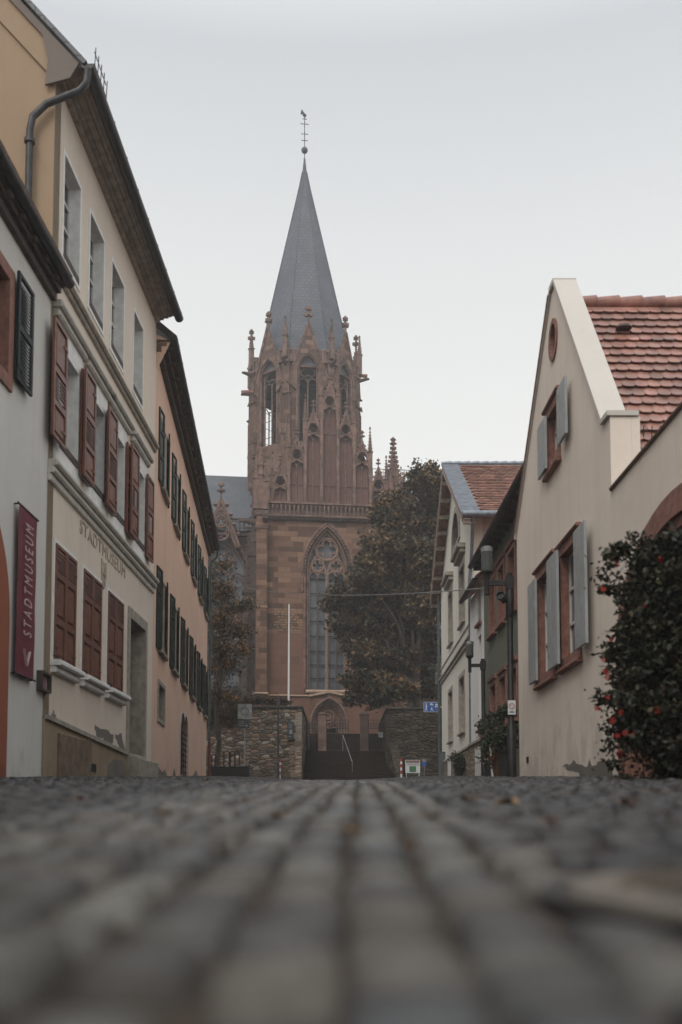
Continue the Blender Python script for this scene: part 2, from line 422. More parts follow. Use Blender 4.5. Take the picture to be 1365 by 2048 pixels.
M_plinth = rubble('plinth_stone', [(0.16,0.13,0.10),(0.26,0.21,0.16),(0.30,0.22,0.15)], (0.17,0.145,0.12), 3.5, 5)
M_stair = simple('stair_stone_shaded', (0.022, 0.015, 0.011), 0.9, var=0.3, scale=2, bump=0.3, spec=0.1)  # tree shade over the steps is darkened into this stone colour
M_cap = simple('wall_cap_dark', (0.045, 0.04, 0.035), 0.85, var=0.3)
M_white = simple('paint_white', (0.62, 0.62, 0.62), 0.5, var=0.06)
M_red = simple('paint_red', (0.33, 0.018, 0.016), 0.5, var=0.1)
M_blue = simple('sign_blue', (0.012, 0.09, 0.36), 0.4, var=0.06)
M_signwhite = simple('sign_white', (0.62, 0.64, 0.66), 0.45, var=0.06)
M_signgrey = simple('sign_back_grey', (0.24, 0.25, 0.25), 0.5, metal=0.3, var=0.3)
M_signdark = simple('notice_panel_dark', (0.03, 0.037, 0.042), 0.4, var=0.3)
M_signgreen = simple('sign_green', (0.03, 0.16, 0.06), 0.5, var=0.1)
M_bark = simple('bark', (0.05, 0.038, 0.03), 0.95, var=0.4, scale=7, bump=0.7)
M_dirt = simple('joint_soil', (0.036, 0.025, 0.018), 0.95, var=0.4, scale=3, bump=0.5)
M_terrace = simple('terrace_soil', (0.06, 0.052, 0.035), 0.95, var=0.4, scale=1, bump=0.5)
M_bin = simple('bin_grey', (0.075, 0.085, 0.10), 0.5, var=0.15)
M_pot = simple('terracotta', (0.15, 0.06, 0.035), 0.8, var=0.3)
M_potdark = simple('planter_dark', (0.022, 0.021, 0.021), 0.7, var=0.3)

t = NT('window_glass'); t.col((0.018, 0.021, 0.024)); t.rough(0.06); t.b.inputs['Specular IOR Level'].default_value = 0.7
t.bump(t.noise(t.coord('Object'), 1.3, 2), 0.08, 0.05); M_glass = t.m
t = NT('church_glass'); v = t.coord('Object'); t.col(t.mix(t.rng(t.noise(v, 1.2, 4), 0.3, 0.7, 0, 1), (0.085,0.098,0.115), (0.14,0.155,0.175)))
t.rough(0.28); t.bump(t.noise(v, 5, 3), 0.25, 0.03); M_cglass = t.m
t = NT('lantern_glass'); t.col((0.30, 0.32, 0.31)); t.rough(0.12); t.b.inputs['Transmission Weight'].default_value = 0.75
t.b.inputs['IOR'].default_value = 1.2; M_lglass = t.m
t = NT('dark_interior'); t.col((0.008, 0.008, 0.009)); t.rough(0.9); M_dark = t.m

def leafmat(name, rough=0.55):
    t = NT(name); a = t.n('Attribute', attribute_name='tint'); t.col(a.outputs['Color']); t.rough(rough)
    t.b.inputs['Specular IOR Level'].default_value = 0.25
    return t.m
M_leaf = leafmat('leaves'); M_petal = leafmat('petals', 0.6)

def stonemat(name, rough, spec=0.5):
    t = NT(name); a = t.n('Attribute', attribute_name='tint'); v = t.coord('Object')
    n = t.noise(v, 55, 8, 0.75); n2 = t.noise(v, 9, 5, 0.6)
    c = t.mix(t.rng(n, 0.3, 0.72, 0, 0.65), a.outputs['Color'], (0.03, 0.026, 0.022))
    c = t.mix(t.rng(n2, 0.55, 0.75, 0, 0.5), c, (0.05, 0.035, 0.025))
    t.col(c); t.rough(t.rng(n2, 0.3, 0.7, rough-0.18, rough+0.12)); t.b.inputs['Specular IOR Level'].default_value = spec
    add = t.n('Math', operation='ADD'); t.l(n, add.inputs[0]); t.l(t.rng(n2, 0, 1, 0, 2), add.inputs[1])
    t.bump(add.outputs[0], 0.6, 0.006)
    return t.m
M_sett = stonemat('basalt_setts', 0.42, 0.5)
M_slab = stonemat('granite_setts', 0.40, 0.6)
# ------------------------------------------------------------------ ground, street, terrace
def grid_sheet(name, xs, ys, dz, mat):
    X, Y = np.meshgrid(np.array(xs), np.array(ys)); Z = gz_np(X, Y) + dz
    n, m = X.shape; V = np.stack([X.ravel(), Y.ravel(), Z.ravel()], 1)
    fs = [(j*m+i, j*m+i+1, (j+1)*m+i+1, (j+1)*m+i) for j in range(n-1) for i in range(m-1)]
    me = bpy.data.meshes.new(name); me.from_pydata(V.tolist(), [], fs); me.materials.append(mat)
    o = bpy.data.objects.new(name, me); COL.objects.link(o); o['kind'] = 'structure'; return o
gx = [-190,-60,-20,-10] + [x*0.4 for x in range(-20, 21)] + [10,20,60,190]
gy = [-60,-20,-8,-4,-2,-1] + [y*0.25 for y in range(0, 24)] + [6+y for y in range(0, 48)] + [56,80,120,190]
grid_sheet('ground', gx, gy, -0.014, M_dirt)
o = MB().box(-180, 180, 64.0, 185, 1.0, 5.3).build('terrace', M_terrace); o['kind'] = 'structure'

def setts(name, areas, pu, pv, h, cols, mat, gap=0.012, seed=3, m=4, skew=0.0183):
    rs = np.random.RandomState(seed); V = []; Fc = []; T = []; base = 0
    cen = []
    for (u0, u1, v0, v1) in areas:
        v = v0; row = 0
        while v < v1:
            lv = pv * rs.uniform(0.85, 1.15); u = u0 - (rs.uniform(0, pu) if pu != pv and False else rs.uniform(0, pu))
            while u < u1:
                lu = pu * rs.uniform(0.8, 1.25); uc = u + lu/2
                if u0 - 0.02 < uc < u1 + 0.02: cen.append((uc, v + lv/2 + rs.uniform(-.006,.006), lu/2 - gap/2, lv/2 - gap/2))
                u += lu
            v += lv; row += 1
    return cen
def stones(name, cen, h, cols, mat, seed, skew=0.0183, edge=0.84):
    cen = np.array(cen); rs = np.random.RandomState(seed); x = cen[:,0] + cen[:,1]*skew; y = cen[:,1]
    keep = ~((x-0.47)**2 + (y-1.16)**2 < 0.27**2); cen = cen[keep]; x = x[keep]; y = y[keep]; N = len(x)
    a = np.array([-1, -edge, 0, edge, 1.0]); A, B = np.meshgrid(a, a); A = A.ravel(); B = B.ravel()
    r = np.maximum(np.abs(A), np.abs(B)); rr = (A**2+B**2)/2
    H = np.where(r > 0.99, -0.04, 0.0) - 0.0035*rr - 0.002*(r > 0.6)
    shr = np.where(np.abs(A*B) > 0.99, 0.9, 1.0)
    jit = rs.uniform(-0.12, 0.12, (N, 25, 2)) * (r < 0.99)[None,:,None] + rs.uniform(-0.07, 0.07, (N, 25, 2))
    PX = x[:,None] + (A*shr)[None]*cen[:,2:3] + jit[:,:,0]*0.012*2; PY = y[:,None] + (B*shr)[None]*cen[:,3:4] + jit[:,:,1]*0.012*2
    tilt = rs.normal(0, 0.05, (N, 2)); dz = rs.normal(0, 0.0065, N)
    PZ = gz_np(x, y)[:,None] + (gz_np(x, y+0.01)-gz_np(x, y))[:,None]*100*(B[None]*cen[:,3:4]) + h + dz[:,None] + H[None] + tilt[:,:1]*A*cen[:,2:3] + tilt[:,1:]*B*cen[:,3:4] + rs.normal(0, 0.0012, (N, 25))
    V = np.stack([PX, PY, PZ], 2).reshape(-1, 3)
    q = np.array([(j*5+i, j*5+i+1, (j+1)*5+i+1, (j+1)*5+i) for j in range(4) for i in range(4)])
    Fq = (q[None] + (np.arange(N)*25)[:,None,None]).reshape(-1, 4)
    me = bpy.data.meshes.new(name); me.vertices.add(len(V)); me.vertices.foreach_set('co', V.astype(np.float32).ravel())
    me.loops.add(Fq.size); me.loops.foreach_set('vertex_index', Fq.ravel().astype(np.int32))
    me.polygons.add(len(Fq)); me.polygons.foreach_set('loop_start', np.arange(0, Fq.size, 4, dtype=np.int32))
    me.polygons.foreach_set('loop_total', np.full(len(Fq), 4, dtype=np.int32)); me.update(); me.validate()
    me.polygons.foreach_set('use_smooth', np.ones(len(Fq), dtype=bool))
    cols = np.array(cols); ci = rs.choice(len(cols), N); C = cols[ci] * rs.uniform(0.75, 1.25, (N, 1))
    C = np.repeat(np.c_[C, np.ones(N)], 64, axis=0).astype(np.float32)
    at_ = me.color_attributes.new('tint', 'FLOAT_COLOR', 'CORNER'); at_.data.foreach_set('color', C.ravel())
    me.materials.append(mat); o = bpy.data.objects.new(name, me); COL.objects.link(o); o['kind'] = 'structure'; return o
c1 = setts('', [(-0.86, 0.30, 0.25, 51.5)], 0.102, 0.17, 0, 0, 0, 0.016, 4)
# rows of the pale strip run with the street: rebuild as straight lanes
c1 = []
rs = np.random.RandomState(4)
for k in range(11):
    u = -0.86 + (k + 0.5)*0.1055; v = 0.2 + rs.uniform(0, 0.15)
    while v < 51.8:
        L = rs.uniform(0.10, 0.19); c1.append((u + .006*math.sin(v*2.1+k) + rs.uniform(-.006,.006), v + L/2, rs.uniform(.0425,.0495), L/2 - rs.uniform(.006,.014))); v += L
stones('pale_paving_strip', c1, 0.010, [(0.105,0.105,0.096),(0.07,0.07,0.067),(0.14,0.136,0.122),(0.05,0.051,0.054),(0.088,0.08,0.068),(0.07,0.078,0.088),(0.115,0.103,0.088)], M_slab, 5)
c2 = setts('', [(-5.0, -0.875, 0.25, 22), (-7.6, -0.875, 22, 51.5), (0.315, 4.6, 0.25, 51.5)], 0.125, 0.115, 0, 0, 0, 0.014, 8)
stones('cobbled_street', c2, 0.006, [(0.019,0.021,0.028),(0.013,0.015,0.02),(0.032,0.035,0.043),(0.025,0.02,0.017),(0.018,0.018,0.02),(0.042,0.042,0.042)], M_sett, 6)

# ------------------------------------------------------------------ facade pieces
FLIP = Matrix(((0,1,0,0),(1,0,0,0),(0,0,1,0),(0,0,0,1)))     # plate x -> local y (side walls)
def rect(x0, x1, z0, z1): return [(x0,z0),(x1,z0),(x1,z1),(x0,z1)]
def arch(cx, w, z0, zs, za, n=10):
    "pointed (za above semicircle) or round arch outline, counter-clockwise from lower left"
    h = za - zs; r = (w*w/4 + h*h)/w; pts = [(cx-w/2, z0), (cx+w/2, z0)]
    c = cx + w/2 - r; a1 = math.atan2(h, cx - c)
    for k in range(n+1):
        a = a1*k/n; pts.append((c + r*math.cos(a), zs + r*math.sin(a)))
    c2_ = cx - w/2 + r
    for k in range(1, n+1):
        a = a1*(n-k)/n; pts.append((c2_ - r*math.cos(a), zs + r*math.sin(a)))
    return pts
def inset(x0,x1,z0,z1,d): return rect(x0+d,x1-d,z0+d,z1-d)

def window(root, x0, x1, z0, z1, depth=0.16, surround=None, sill=None, cols=2, rows=(0.62,), sash=0.05, paneoff=0.03, frmat=None, label=None, sproud=0.04, swid=0.14):
    "window part: sash frame with pane, surround and sill as sub-parts"
    f = MB(); y = depth
    f.plate(rect(x0, x1, z0, z1), [inset(x0, x1, z0, z1, sash)], y, y+0.06)
    for k in range(1, cols):
        xm = x0 + (x1-x0)*k/cols; f.box(xm-sash*0.6, xm+sash*0.6, y-0.012, y+0.05, z0+sash, z1-sash)
    for q in rows:
        zm = z0 + (z1-z0)*q; f.box(x0+sash, x1-sash, y-0.006, y+0.045, zm-sash*0.45, zm+sash*0.45)
    o = f.build('window', frmat or M_frame, root)
    MB().box(x0+0.01, x1-0.01, y+0.03, y+0.038, z0+0.01, z1-0.01).build('pane', M_glass, o)
    if surround is not None:
        w = swid; s = MB()
        s.plate(rect(x0-w, x1+w, z0-(w if sill is None else 0), z1+w), [inset(x0, x1, z0, z1, .012)], -sproud, depth-0.002)
        s.build('surround', surround, o)
    if sill is not None:
        s = MB(); s.bev(x0-0.12, x1+0.12, -0.11, 0.0, z0-0.09, z0-0.002, 0.015)
        s.build('sill', sill, o)
    if label: o['label'] = label
    return o

def shutter(root, x0, x1, z0, z1, y, mat, style, th=0.04, parts=None, name='shutter', ang=0.0, hinge='l'):
    "panel between y (back) and y-th (front)"
    s = MB()
    if ang:
        hx = x0 if hinge == 'l' else x1
        s.M = Matrix.Translation((hx, y, 0)) @ Matrix.Rotation(ang, 4, 'Z') @ Matrix.Translation((-hx, -y, 0))
    st = 0.065; yb, yf = y, y-th; H = z1-z0
    s.box(x0, x0+st, yf, yb, z0, z1); s.box(x1-st, x1, yf, yb, z0, z1)
    segs = {'museum_open': [('p',0,.30),('s',.30,.58),('p',.58,1)], 'closed': [('p',0,.34),('p',.34,.74),('s',.74,1)],
            'louvre': [('s',0,.5),('s',.5,1)], 'louvre1': [('s',0,.36),('s',.36,.7),('s',.7,1)], 'plain': [('b',0,1)]}[style]
    for kind, a, b in segs:
        za = z0 + H*a; zb = z0 + H*b
        s.box(x0+st, x1-st, yf, yb, za, za+0.05); s.box(x0+st, x1-st, yf, yb, zb-0.05, zb)
        if kind == 'p':
            s.box(x0+st, x1-st, yb-0.012, yb-0.004, za+0.05, zb-0.05)
            s.bev(x0+st+0.05, x1-st-0.05, yf+0.008, yb-0.006, za+0.10, zb-0.10, 0.015)
        elif kind == 'b':
            n = max(2, int((x1-x0)/0.16)); w = (x1-x0)/n
            for k in range(n): s.bev(x0+k*w+0.003, x0+(k+1)*w-0.003, yf-0.004, yb-0.002, z0+0.004, z1-0.004, 0.006)
        else:
            n = max(3, int((zb-za-0.1)/0.052)); d = (zb-za-0.1)/n
            for k in range(n):
                zc = za+0.05+d*(k+0.5)
                s.add([(x0+st,yf,zc-0.046),(x1-st,yf,zc-0.046),(x1-st,yb,zc+0.032),(x0+st,yb,zc+0.032),(x0+st,yf,zc-0.034),(x1-st,yf,zc-0.034),(x1-st,yb,zc+0.044),(x0+st,yb,zc+0.044)],
                      [(0,3,2,1),(4,5,6,7),(0,1,5,4),(1,2,6,5),(2,3,7,6),(3,0,4,7)])
    for zz in (z0+H*0.12, z0+H*0.86):      # strap hinges
        s.box(x0+0.01 if hinge == 'l' else x1-0.2, x0+0.2 if hinge == 'l' else x1-0.01, yf-0.008, yf+0.002, zz-0.015, zz+0.015)
    return s.build(name, mat, root)

def gutter_run(root, x0, x1, y, z, r=0.09, mat=None, name='gutter'):
    s = MB(); n = 8; vs = []; fs = []
    for x in (x0, x1):
        for k in range(n+1):
            a = pi + pi*k/n; vs.append((x, y + r*math.cos(a), z + r*math.sin(a)))
        for k in range(n+1):
            a = 2*pi - pi*k/n; vs.append((x, y + (r-0.012)*math.cos(a), z + (r-0.012)*math.sin(a)))
    m = 2*(n+1)
    for k in range(m): fs.append((k, (k+1) % m, m+(k+1) % m, m+k))
    fs.append(tuple(range(n+1))[::-1]); fs.append(tuple(range(m, m+n+1)))
    s.add(vs, fs)
    k = x0 + 0.4
    while k < x1: s.box(k, k+0.03, y-r-0.008, y+r, z-0.004, z+0.012); k += 0.9
    return s.build(name, mat or M_gutter, root, smooth=True)

def roof_slab(s, x0, x1, ye, ze, yr, zr, th=0.14, grow=None):
    L = math.hypot(yr-ye, zr-ze); ny, nz = -(zr-ze)/L*th, (yr-ye)/L*th
    for (p, q) in (((ye,ze),(yr,zr)),):
        s.add([(x0,p[0],p[1]),(x1,p[0],p[1]),(x1,q[0],q[1]),(x0,q[0],q[1]),(x0,p[0]+ny,p[1]+nz),(x1,p[0]+ny,p[1]+nz),(x1,q[0]+ny,q[1]+nz),(x0,q[0]+ny,q[1]+nz)],
              [(0,3,2,1),(4,5,6,7),(0,1,5,4),(1,2,6,5),(2,3,7,6),(3,0,4,7)])
    return s

def tiles(s, P, u, v, ncols, nrows, w, ex, rs, th=0.018, clip=None):
    "courses of round-ended tiles; P lower corner, u along the eave, v up the slope (unit vectors)"
    P = Vector(P); u = Vector(u).normalized(); v = Vector(v).normalized(); nn = u.cross(v)
    if nn.z < 0: nn = -nn
    prof = [(-.49,.30),(-.42,.13),(-.26,.035),(0,0),(.26,.035),(.42,.13),(.49,.30)]
    for r in range(nrows):
        off = 0.5*(r % 2)
        for c in range(ncols):
            C = P + v*(r*ex) + u*((c+off+0.5)*w)
            if clip and not clip(C): continue
            k = rs.uniform(0.72, 1.2); s.cur = (k*rs.uniform(.95,1.05), k, k*rs.uniform(.92,1.05))
            lift = 0.055 + rs.uniform(-.006,.006)
            top = [C + u*(a*w) + v*(b*ex*0.9) + nn*(lift*(1-b*0.75)) for a, b in prof]
            top += [C + u*(.49*w) + v*(ex*1.08) + nn*0.012, C - u*(.49*w) + v*(ex*1.08) + nn*0.012]
            bot = [p - nn*th for p in top[:7]]
            s.add(top + bot, [tuple(range(9))] + [(i, i+7+2, i+8+2, i+1) for i in range(6)])
    s.cur = None

def blob_patch(root, name, pts, mat, y=-0.006, th=0.004, label=None):
    "ragged flat patch of missing plaster, traced in facade metres"
    P = []
    for k in range(len(pts)):
        a = pts[k]; b = pts[(k+1) % len(pts)]
        for j in range(4):
            q = j/4; P.append((a[0]+(b[0]-a[0])*q + rnd.uniform(-.03,.03), a[1]+(b[1]-a[1])*q + rnd.uniform(-.03,.03)))
    s = MB(); s.plate(P, (), y, y+th+0.002, back=False); o = s.build(name, mat, root)
    if label: o['label'] = label
    return o

# ------------------------------------------------------------------ left side
ANG_L = 88.95
FB = Frame(-4.43, 14.77, ANG_L)
LB = 7.75

# --- white house in front
FA = Frame((FB.O - FB.u*8).x, (FB.O - FB.u*8).y, ANG_L)
A = thing_frame('white_house', FA, 0.0, 'white plastered house carrying the purple banner, cut by the left edge of the photo', 'house')
zE = FA.z(143, 572, -0.30)
xa = 8.0
ax1 = FA.x(22.5, 650); ax0 = ax1 - 1.35; az1 = FA.z(22.5, 545); az0 = FA.z(20, 783)
holes = [rect(ax0+.16, ax1-.16, az0+.15, az1-.16)]
gcx = FA.x(12, 1400) - 1.75; garch = arch(gcx, 2.7, 0.0, FA.z(12,1240), FA.z(12,1240)+1.35)
ws = MB(); ws.plate(rect(-16, xa-0.004, -2, zE+0.1), holes, 0, 0.4); ws.box(-16, xa-0.004, 0.4, 9, -2, zE+0.1)  # wall lengthened unseen behind the camera to darken the near street
o = ws.build('wall', M_house_white, A)
s = MB(); s.plate(arch(gcx, 3.5, -0.15, FA.z(12,1240), FA.z(12,1240)+1.75, 14), [arch(gcx, 2.5, 0.0, FA.z(12,1240), FA.z(12,1240)+1.25, 14)], -0.03, -0.002)
s.build('arch_surround', M_orange, A)
MB().plate(arch(gcx, 2.48, 0.01, FA.z(12,1240), FA.z(12,1240)+1.24, 14), (), -0.012, -0.004).build('gate', M_wooddoor, A)
window(A, ax0+.16, ax1-.16, az0+.15, az1-.16, 0.2, M_sand, None, swid=0.17)
shutter(A, ax1+0.02, ax1+0.02+0.62, FA.z(55,798), FA.z(66,604), -0.06, M_blackshut, 'louvre')
s = MB(); roof_slab(s, -16.2, xa+0.0, -0.24, zE+0.03, 5.5, zE+4.6)
s.build('roof', M_tile2, A)
s = MB(); s.box(-16, xa+0.02, -0.20, 0.35, zE-0.03, zE+0.03); s.box(-16, xa+0.01, -0.15, 0.0, zE-0.12, zE-0.032); s.box(-16, xa+0.005, -0.08, 0.0, zE-0.24, zE-0.122)
for k in range(16): s.box(k*0.5+0.1, k*0.5+0.2, -0.22, -0.05, zE-0.10, zE-0.028)
s.build('cornice', M_soffit, A)
gutter_run(A, -16, xa+0.03, -0.27, zE+0.05, 0.085)

# --- banner on the white house
bx0 = FA.x(34, 1200, -0.07); bx1 = FA.x(72, 1200, -0.07); bz1 = FA.z(36.3, 1004, -0.07); bz0 = FA.z(33, 1346, -0.07)
bn = empty('banner', FA.O + FA.u*(bx0+bx1)/2 - FA.i*0.07 + Vector((0,0,bz0)), FA.a, 'tall purple red banner with spaced pale letters hung upright on the white house', 'banner')
bh = bz1 - bz0; bw = bx1 - bx0; s = MB(); n = 24
for k in range(n):
    zA = bh*k/n; zB_ = bh*(k+1)/n; yA = 0.004*math.sin(k*0.7); yB = 0.004*math.sin((k+1)*0.7)
    s.add([(-bw/2,yA,zA),(bw/2,yA+.006,zA),(bw/2,yB+.006,zB_),(-bw/2,yB,zB_)], [(0,1,2,3)])
s.build('cloth', M_banner, bn, smooth=True)
s = MB()
for zz in (0.0, bh): s = MB(); s.tube([(-bw/2-0.04, 0, zz), (bw/2+0.04, 0, zz)], 0.014, 8); s.tube([(-bw/2+.02, 0, zz), (-bw/2+.02, 0.07, zz)], 0.012, 6); s.tube([(bw/2-.02, 0, zz), (bw/2-.02, 0.07, zz)], 0.012, 6); s.build('bracket', M_iron, bn, smooth=True)
Mt = Matrix.Translation((-bw*0.02, -0.03, bh*0.577)) @ Matrix.Rotation(R(90), 4, 'X') @ Matrix.Rotation(R(90), 4, 'Z')
bt = text_obj('lettering', 'STADTMUSEUM', 0.36, M_bannertext, bn, Mt, 0.001, 1.55)
for ax_, c_, L_ in ((0, -bw*0.02, bw*.42), (2, bh*.577, bh*.67)):
    a_ = [v.co[ax_] for v in bt.data.vertices]; m_ = (max(a_)+min(a_))/2; k_ = L_/(max(a_)-min(a_))
    for v in bt.data.vertices: v.co[ax_] = c_ + (v.co[ax_]-m_)*k_
s = MB(); zc = bh*0.105
s.bar((-0.14, -0.03, zc+0.12), (-0.02, -0.03, zc-0.1), 0.035, 0.006); s.bar((0.10, -0.03, zc+0.12), (-0.02, -0.03, zc-0.1), 0.035, 0.006)
s.build('arrow_mark', M_bannertext, bn)

# --- museum
B = thing_frame('museum_building', FB, 0.3, 'sand coloured three storey museum with red brown shutters and faded lettering on its wall', 'museum')
zG = FB.z(180, 152, -0.52)
top_w = [(125.5,158.5,292,505),(179.3,207.5,412,592),(224.5,249,518,690),(270,288.5,618,790)]
wh = []
z1t = FB.z(125.5, 298); z0t = FB.z(124.5, 512)
tw = []
for (a,b,_,_) in top_w:
    tw.append((FB.x(a, 480), FB.x(b, 520)))
mw = []
z1m = FB.z(152.8, 745); z0m = FB.z(152, 940)
for (a,b) in ((127,152.8),(191,206.5),(231.5,247.4),(276.3,288.5)):
    x1 = FB.x(b, 900); mw.append((x1-1.05, x1))
gw = []
zg1 = FB.z(108.8, 1084); zg0 = FB.z(107, 1320)
for (a,b) in ((107,149),(164.5,200.5),(214.5,245)):
    gw.append((FB.x(a,1250), FB.x(b,1280)))
dx0, dx1 = FB.x(257,1400), FB.x(288.5,1400); dz1 = FB.z(257,1232)
dz0 = FB.z(288, 1515)
print('museum', zG, z1t, z0t, tw, z1m, z0m, mw, zg1, zg0, gw, dx0, dx1, dz0, dz1)
holes = [rect(a,b,z0t,z1t) for a,b in tw] + [rect(a,b,z0m,z1m) for a,b in mw] + [rect(a+.03,b-.03,zg0,zg1-.03) for a,b in gw] + [rect(dx0,dx1,dz0-.02,dz1)]
base_z = [(0.0, FB.z(83,1435)), (FB.x(257), FB.z(257,1512))]
ws = MB(); ws.plate(rect(0.0, LB, 0.2, zG+0.29), holes, 0, 0.35); ws.box(0.3, LB-0.01, 0.45, 9.3, 0.2, zG-0.2)
ws.build('wall', M_museum, B)
for (a, b) in tw + mw: pass
# side gable above the neighbour
zr0 = zG + 0.50
sl = 1.12
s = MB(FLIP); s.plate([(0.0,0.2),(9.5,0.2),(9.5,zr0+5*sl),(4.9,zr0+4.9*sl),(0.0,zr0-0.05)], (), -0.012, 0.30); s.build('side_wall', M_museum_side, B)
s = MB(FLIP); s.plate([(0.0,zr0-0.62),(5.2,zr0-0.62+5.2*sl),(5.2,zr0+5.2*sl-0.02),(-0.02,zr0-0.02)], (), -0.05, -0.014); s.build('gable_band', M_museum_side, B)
s = MB(FLIP); s.plate([(-0.24,zr0-0.62),(0.14,zr0-0.72),(0.10,zr0-0.3),(0.2,zr0+0.1),(5.2,zr0+5.2*sl-.12),(5.2,zr0+5.2*sl+0.06),(0.0,zr0+0.04),(-0.38,zr0-0.38)], (), -0.09, -0.052)
s.build('verge_mortar', M_patch, B)
s = MB(); roof_slab(s, -0.13, LB+0.02, -0.46, zr0-0.42, 5.0, zr0+5.0*sl+0.1, 0.07); roof_slab(s, -0.12, LB+0.02, 9.8, zr0+0.6, 5.0, zr0+5.0*sl+0.1, 0.07)
s.build('roof', M_slate2, B)
s = MB(); x_=0.35      # small snow guard on the roof edge
for k in range(5): s.tube([(x_+k*0.18, -0.50, zr0-0.25), (x_+k*0.18, -0.52, zr0+0.22)], 0.008, 5)
for zz in (0.0, 0.2): s.tube([(x_, -0.5, zr0-0.05+zz), (x_+.72, -0.5, zr0-0.05+zz)], 0.008, 5)
s.build('snow_guard', M_iron, B)
# cornice
s = MB()
for (y, za, zb_) in ((-0.09,-0.06,0.03),(-0.17,0.032,0.07),(-0.28,0.072,0.10),(-0.35,0.102,0.12),(-0.40,0.122,0.14)):
    s.box(0.0, LB-0.02, y, 0.0, zG+za, zG+zb_)
s.build('cornice', M_cornice, B)
gutter_run(B, -0.1, LB+0.03, -0.52, zG+0.10, 0.10)
dp = [(0.10,-0.70,zG),(0.10,-0.68,zG-0.35)]
px_ = [(182,150,-0.70),(178,172,-0.62),(160,183,-0.35),(100,197,-0.05),(82,207,0.42)]
pts = [(-0.08,-0.52,zG+0.02),(-0.08,-0.50,zG-0.20),(-0.10,-0.40,zG-0.34),(-0.12,0.10,zG-0.56),(-0.14,0.30,zG-0.78),(-0.14,0.34,zG-1.0),(-0.14,0.34,zG-3.9)]
s = MB(); s.tube(pts, 0.054, 12); 
for zz in (zG-1.2, zG-3.7): s.tube([(-0.14,0.34,zz),(-0.14,0.34,zz+0.06)], 0.08, 12)
s.build('downpipe', M_gutter, B, smooth=True)
# string courses
zs1 = FB.z(97, 482, -0.1); zs2 = FB.z(90, 897, -0.12)
s = MB(); s.bev(0.02, LB-0.05, -0.12, 0, zs1-0.07, zs1+0.03, 0.03); s.bev(0.02, LB-0.05, -0.06, 0, zs1-0.15, zs1-0.072, 0.02); s.build('string_course', M_trimgrey, B)
s = MB(); s.bev(0.0, LB-0.05, -0.16, 0, zs2-0.05, zs2+0.05, 0.03); s.bev(0.0, LB-0.05, -0.11, 0, zs2-0.16, zs2-0.052, 0.03); s.bev(0.0, LB-0.05, -0.05, 0, zs2-0.28, zs2-0.162, 0.02); s.build('string_course', M_trim, B)
for (a, b) in tw:
    w = window(B, a, b, z0t, z1t, 0.17, M_trimwhite, None, 2, (0.5, 0.75), swid=0.06, sproud=0.015)
    s = MB(); s.box(a+0.03, b-0.03, -0.02, 0.05, z0t+0.01, z0t+0.13); s.build('ledge', M_soffit, w)
for (a, b) in mw:
    w = window(B, a, b, z0m, z1m, 0.18, None, None, 2, (0.62,))
    s = MB(); s.plate(rect(a-0.17, b+0.17, zs2+0.05, z1m+0.34), [inset(a,b,z0m,z1m,.012)], -0.03, 0.178); s.build('surround', M_trimwhite, w)
    s = MB(); s.bev(a-0.34, b+0.34, -0.16, 0, z1m+0.46, z1m+0.56, 0.03); s.bev(a-0.28, b+0.28, -0.10, 0, z1m+0.345, z1m+0.458, 0.03); s.build('hood', M_trim, w)
    s = MB(); s.box(a+0.03, b-0.03, -0.05, 0.03, z0m+0.01, z0m+0.12); s.build('ledge', M_soffit, w)
zsh0 = z0m - 0.07; zsh1 = z1m + 0.12
for k, (a, b) in enumerate(mw):
    if k < 3: shutter(B, b+0.02, b+0.66, zsh0, zsh1, -0.05, M_redshut, 'museum_open', hinge='l')
    else: shutter(B, b+0.02, b+0.68, zsh0, zsh1, -0.06, M_redshut, 'museum_open', hinge='l')
    shutter(B, a-0.68, a-0.02, zsh0, zsh1, -0.115, M_redshut, 'museum_open', hinge='r')
for (a, b) in gw:
    m = (a+b)/2
    MB().box(a, b, 0.1, 0.12, zg0, zg1).build('pane', M_dark, B)
    shutter(B, a, m-0.004, zg0, zg1, 0.01, M_redshut2, 'closed', hinge='l'); shutter(B, m+0.004, b, zg0, zg1, 0.01, M_redshut2, 'closed', hinge='r')
    s = MB(); s.bev(a-0.12, b+0.12, -0.17, 0.0, zg0-0.10, zg0-0.01, 0.02); s.bev(a-0.09, b+0.09, -0.09, 0.0, zg0-0.2, zg0-0.102, 0.02); s.build('sill', M_trimwhite, B)
    s = MB(); s.plate(rect(a-0.07, b+0.07, zg0-0.004, zg1+0.07), [rect(a-.0, b+.0, zg0, zg1)], -0.012, -0.001); s.build('surround', M_trimwhite, B)
    s = MB(); s.bar((a-0.06,-0.03,zg0+0.06),(a-0.06,-0.12,zg0+0.02),0.02); s.bar((a-0.12,-0.1,zg0+0.02),(a+0.0,-0.1,zg0+0.04),0.02); s.build('shutter_hook', M_iron, B)
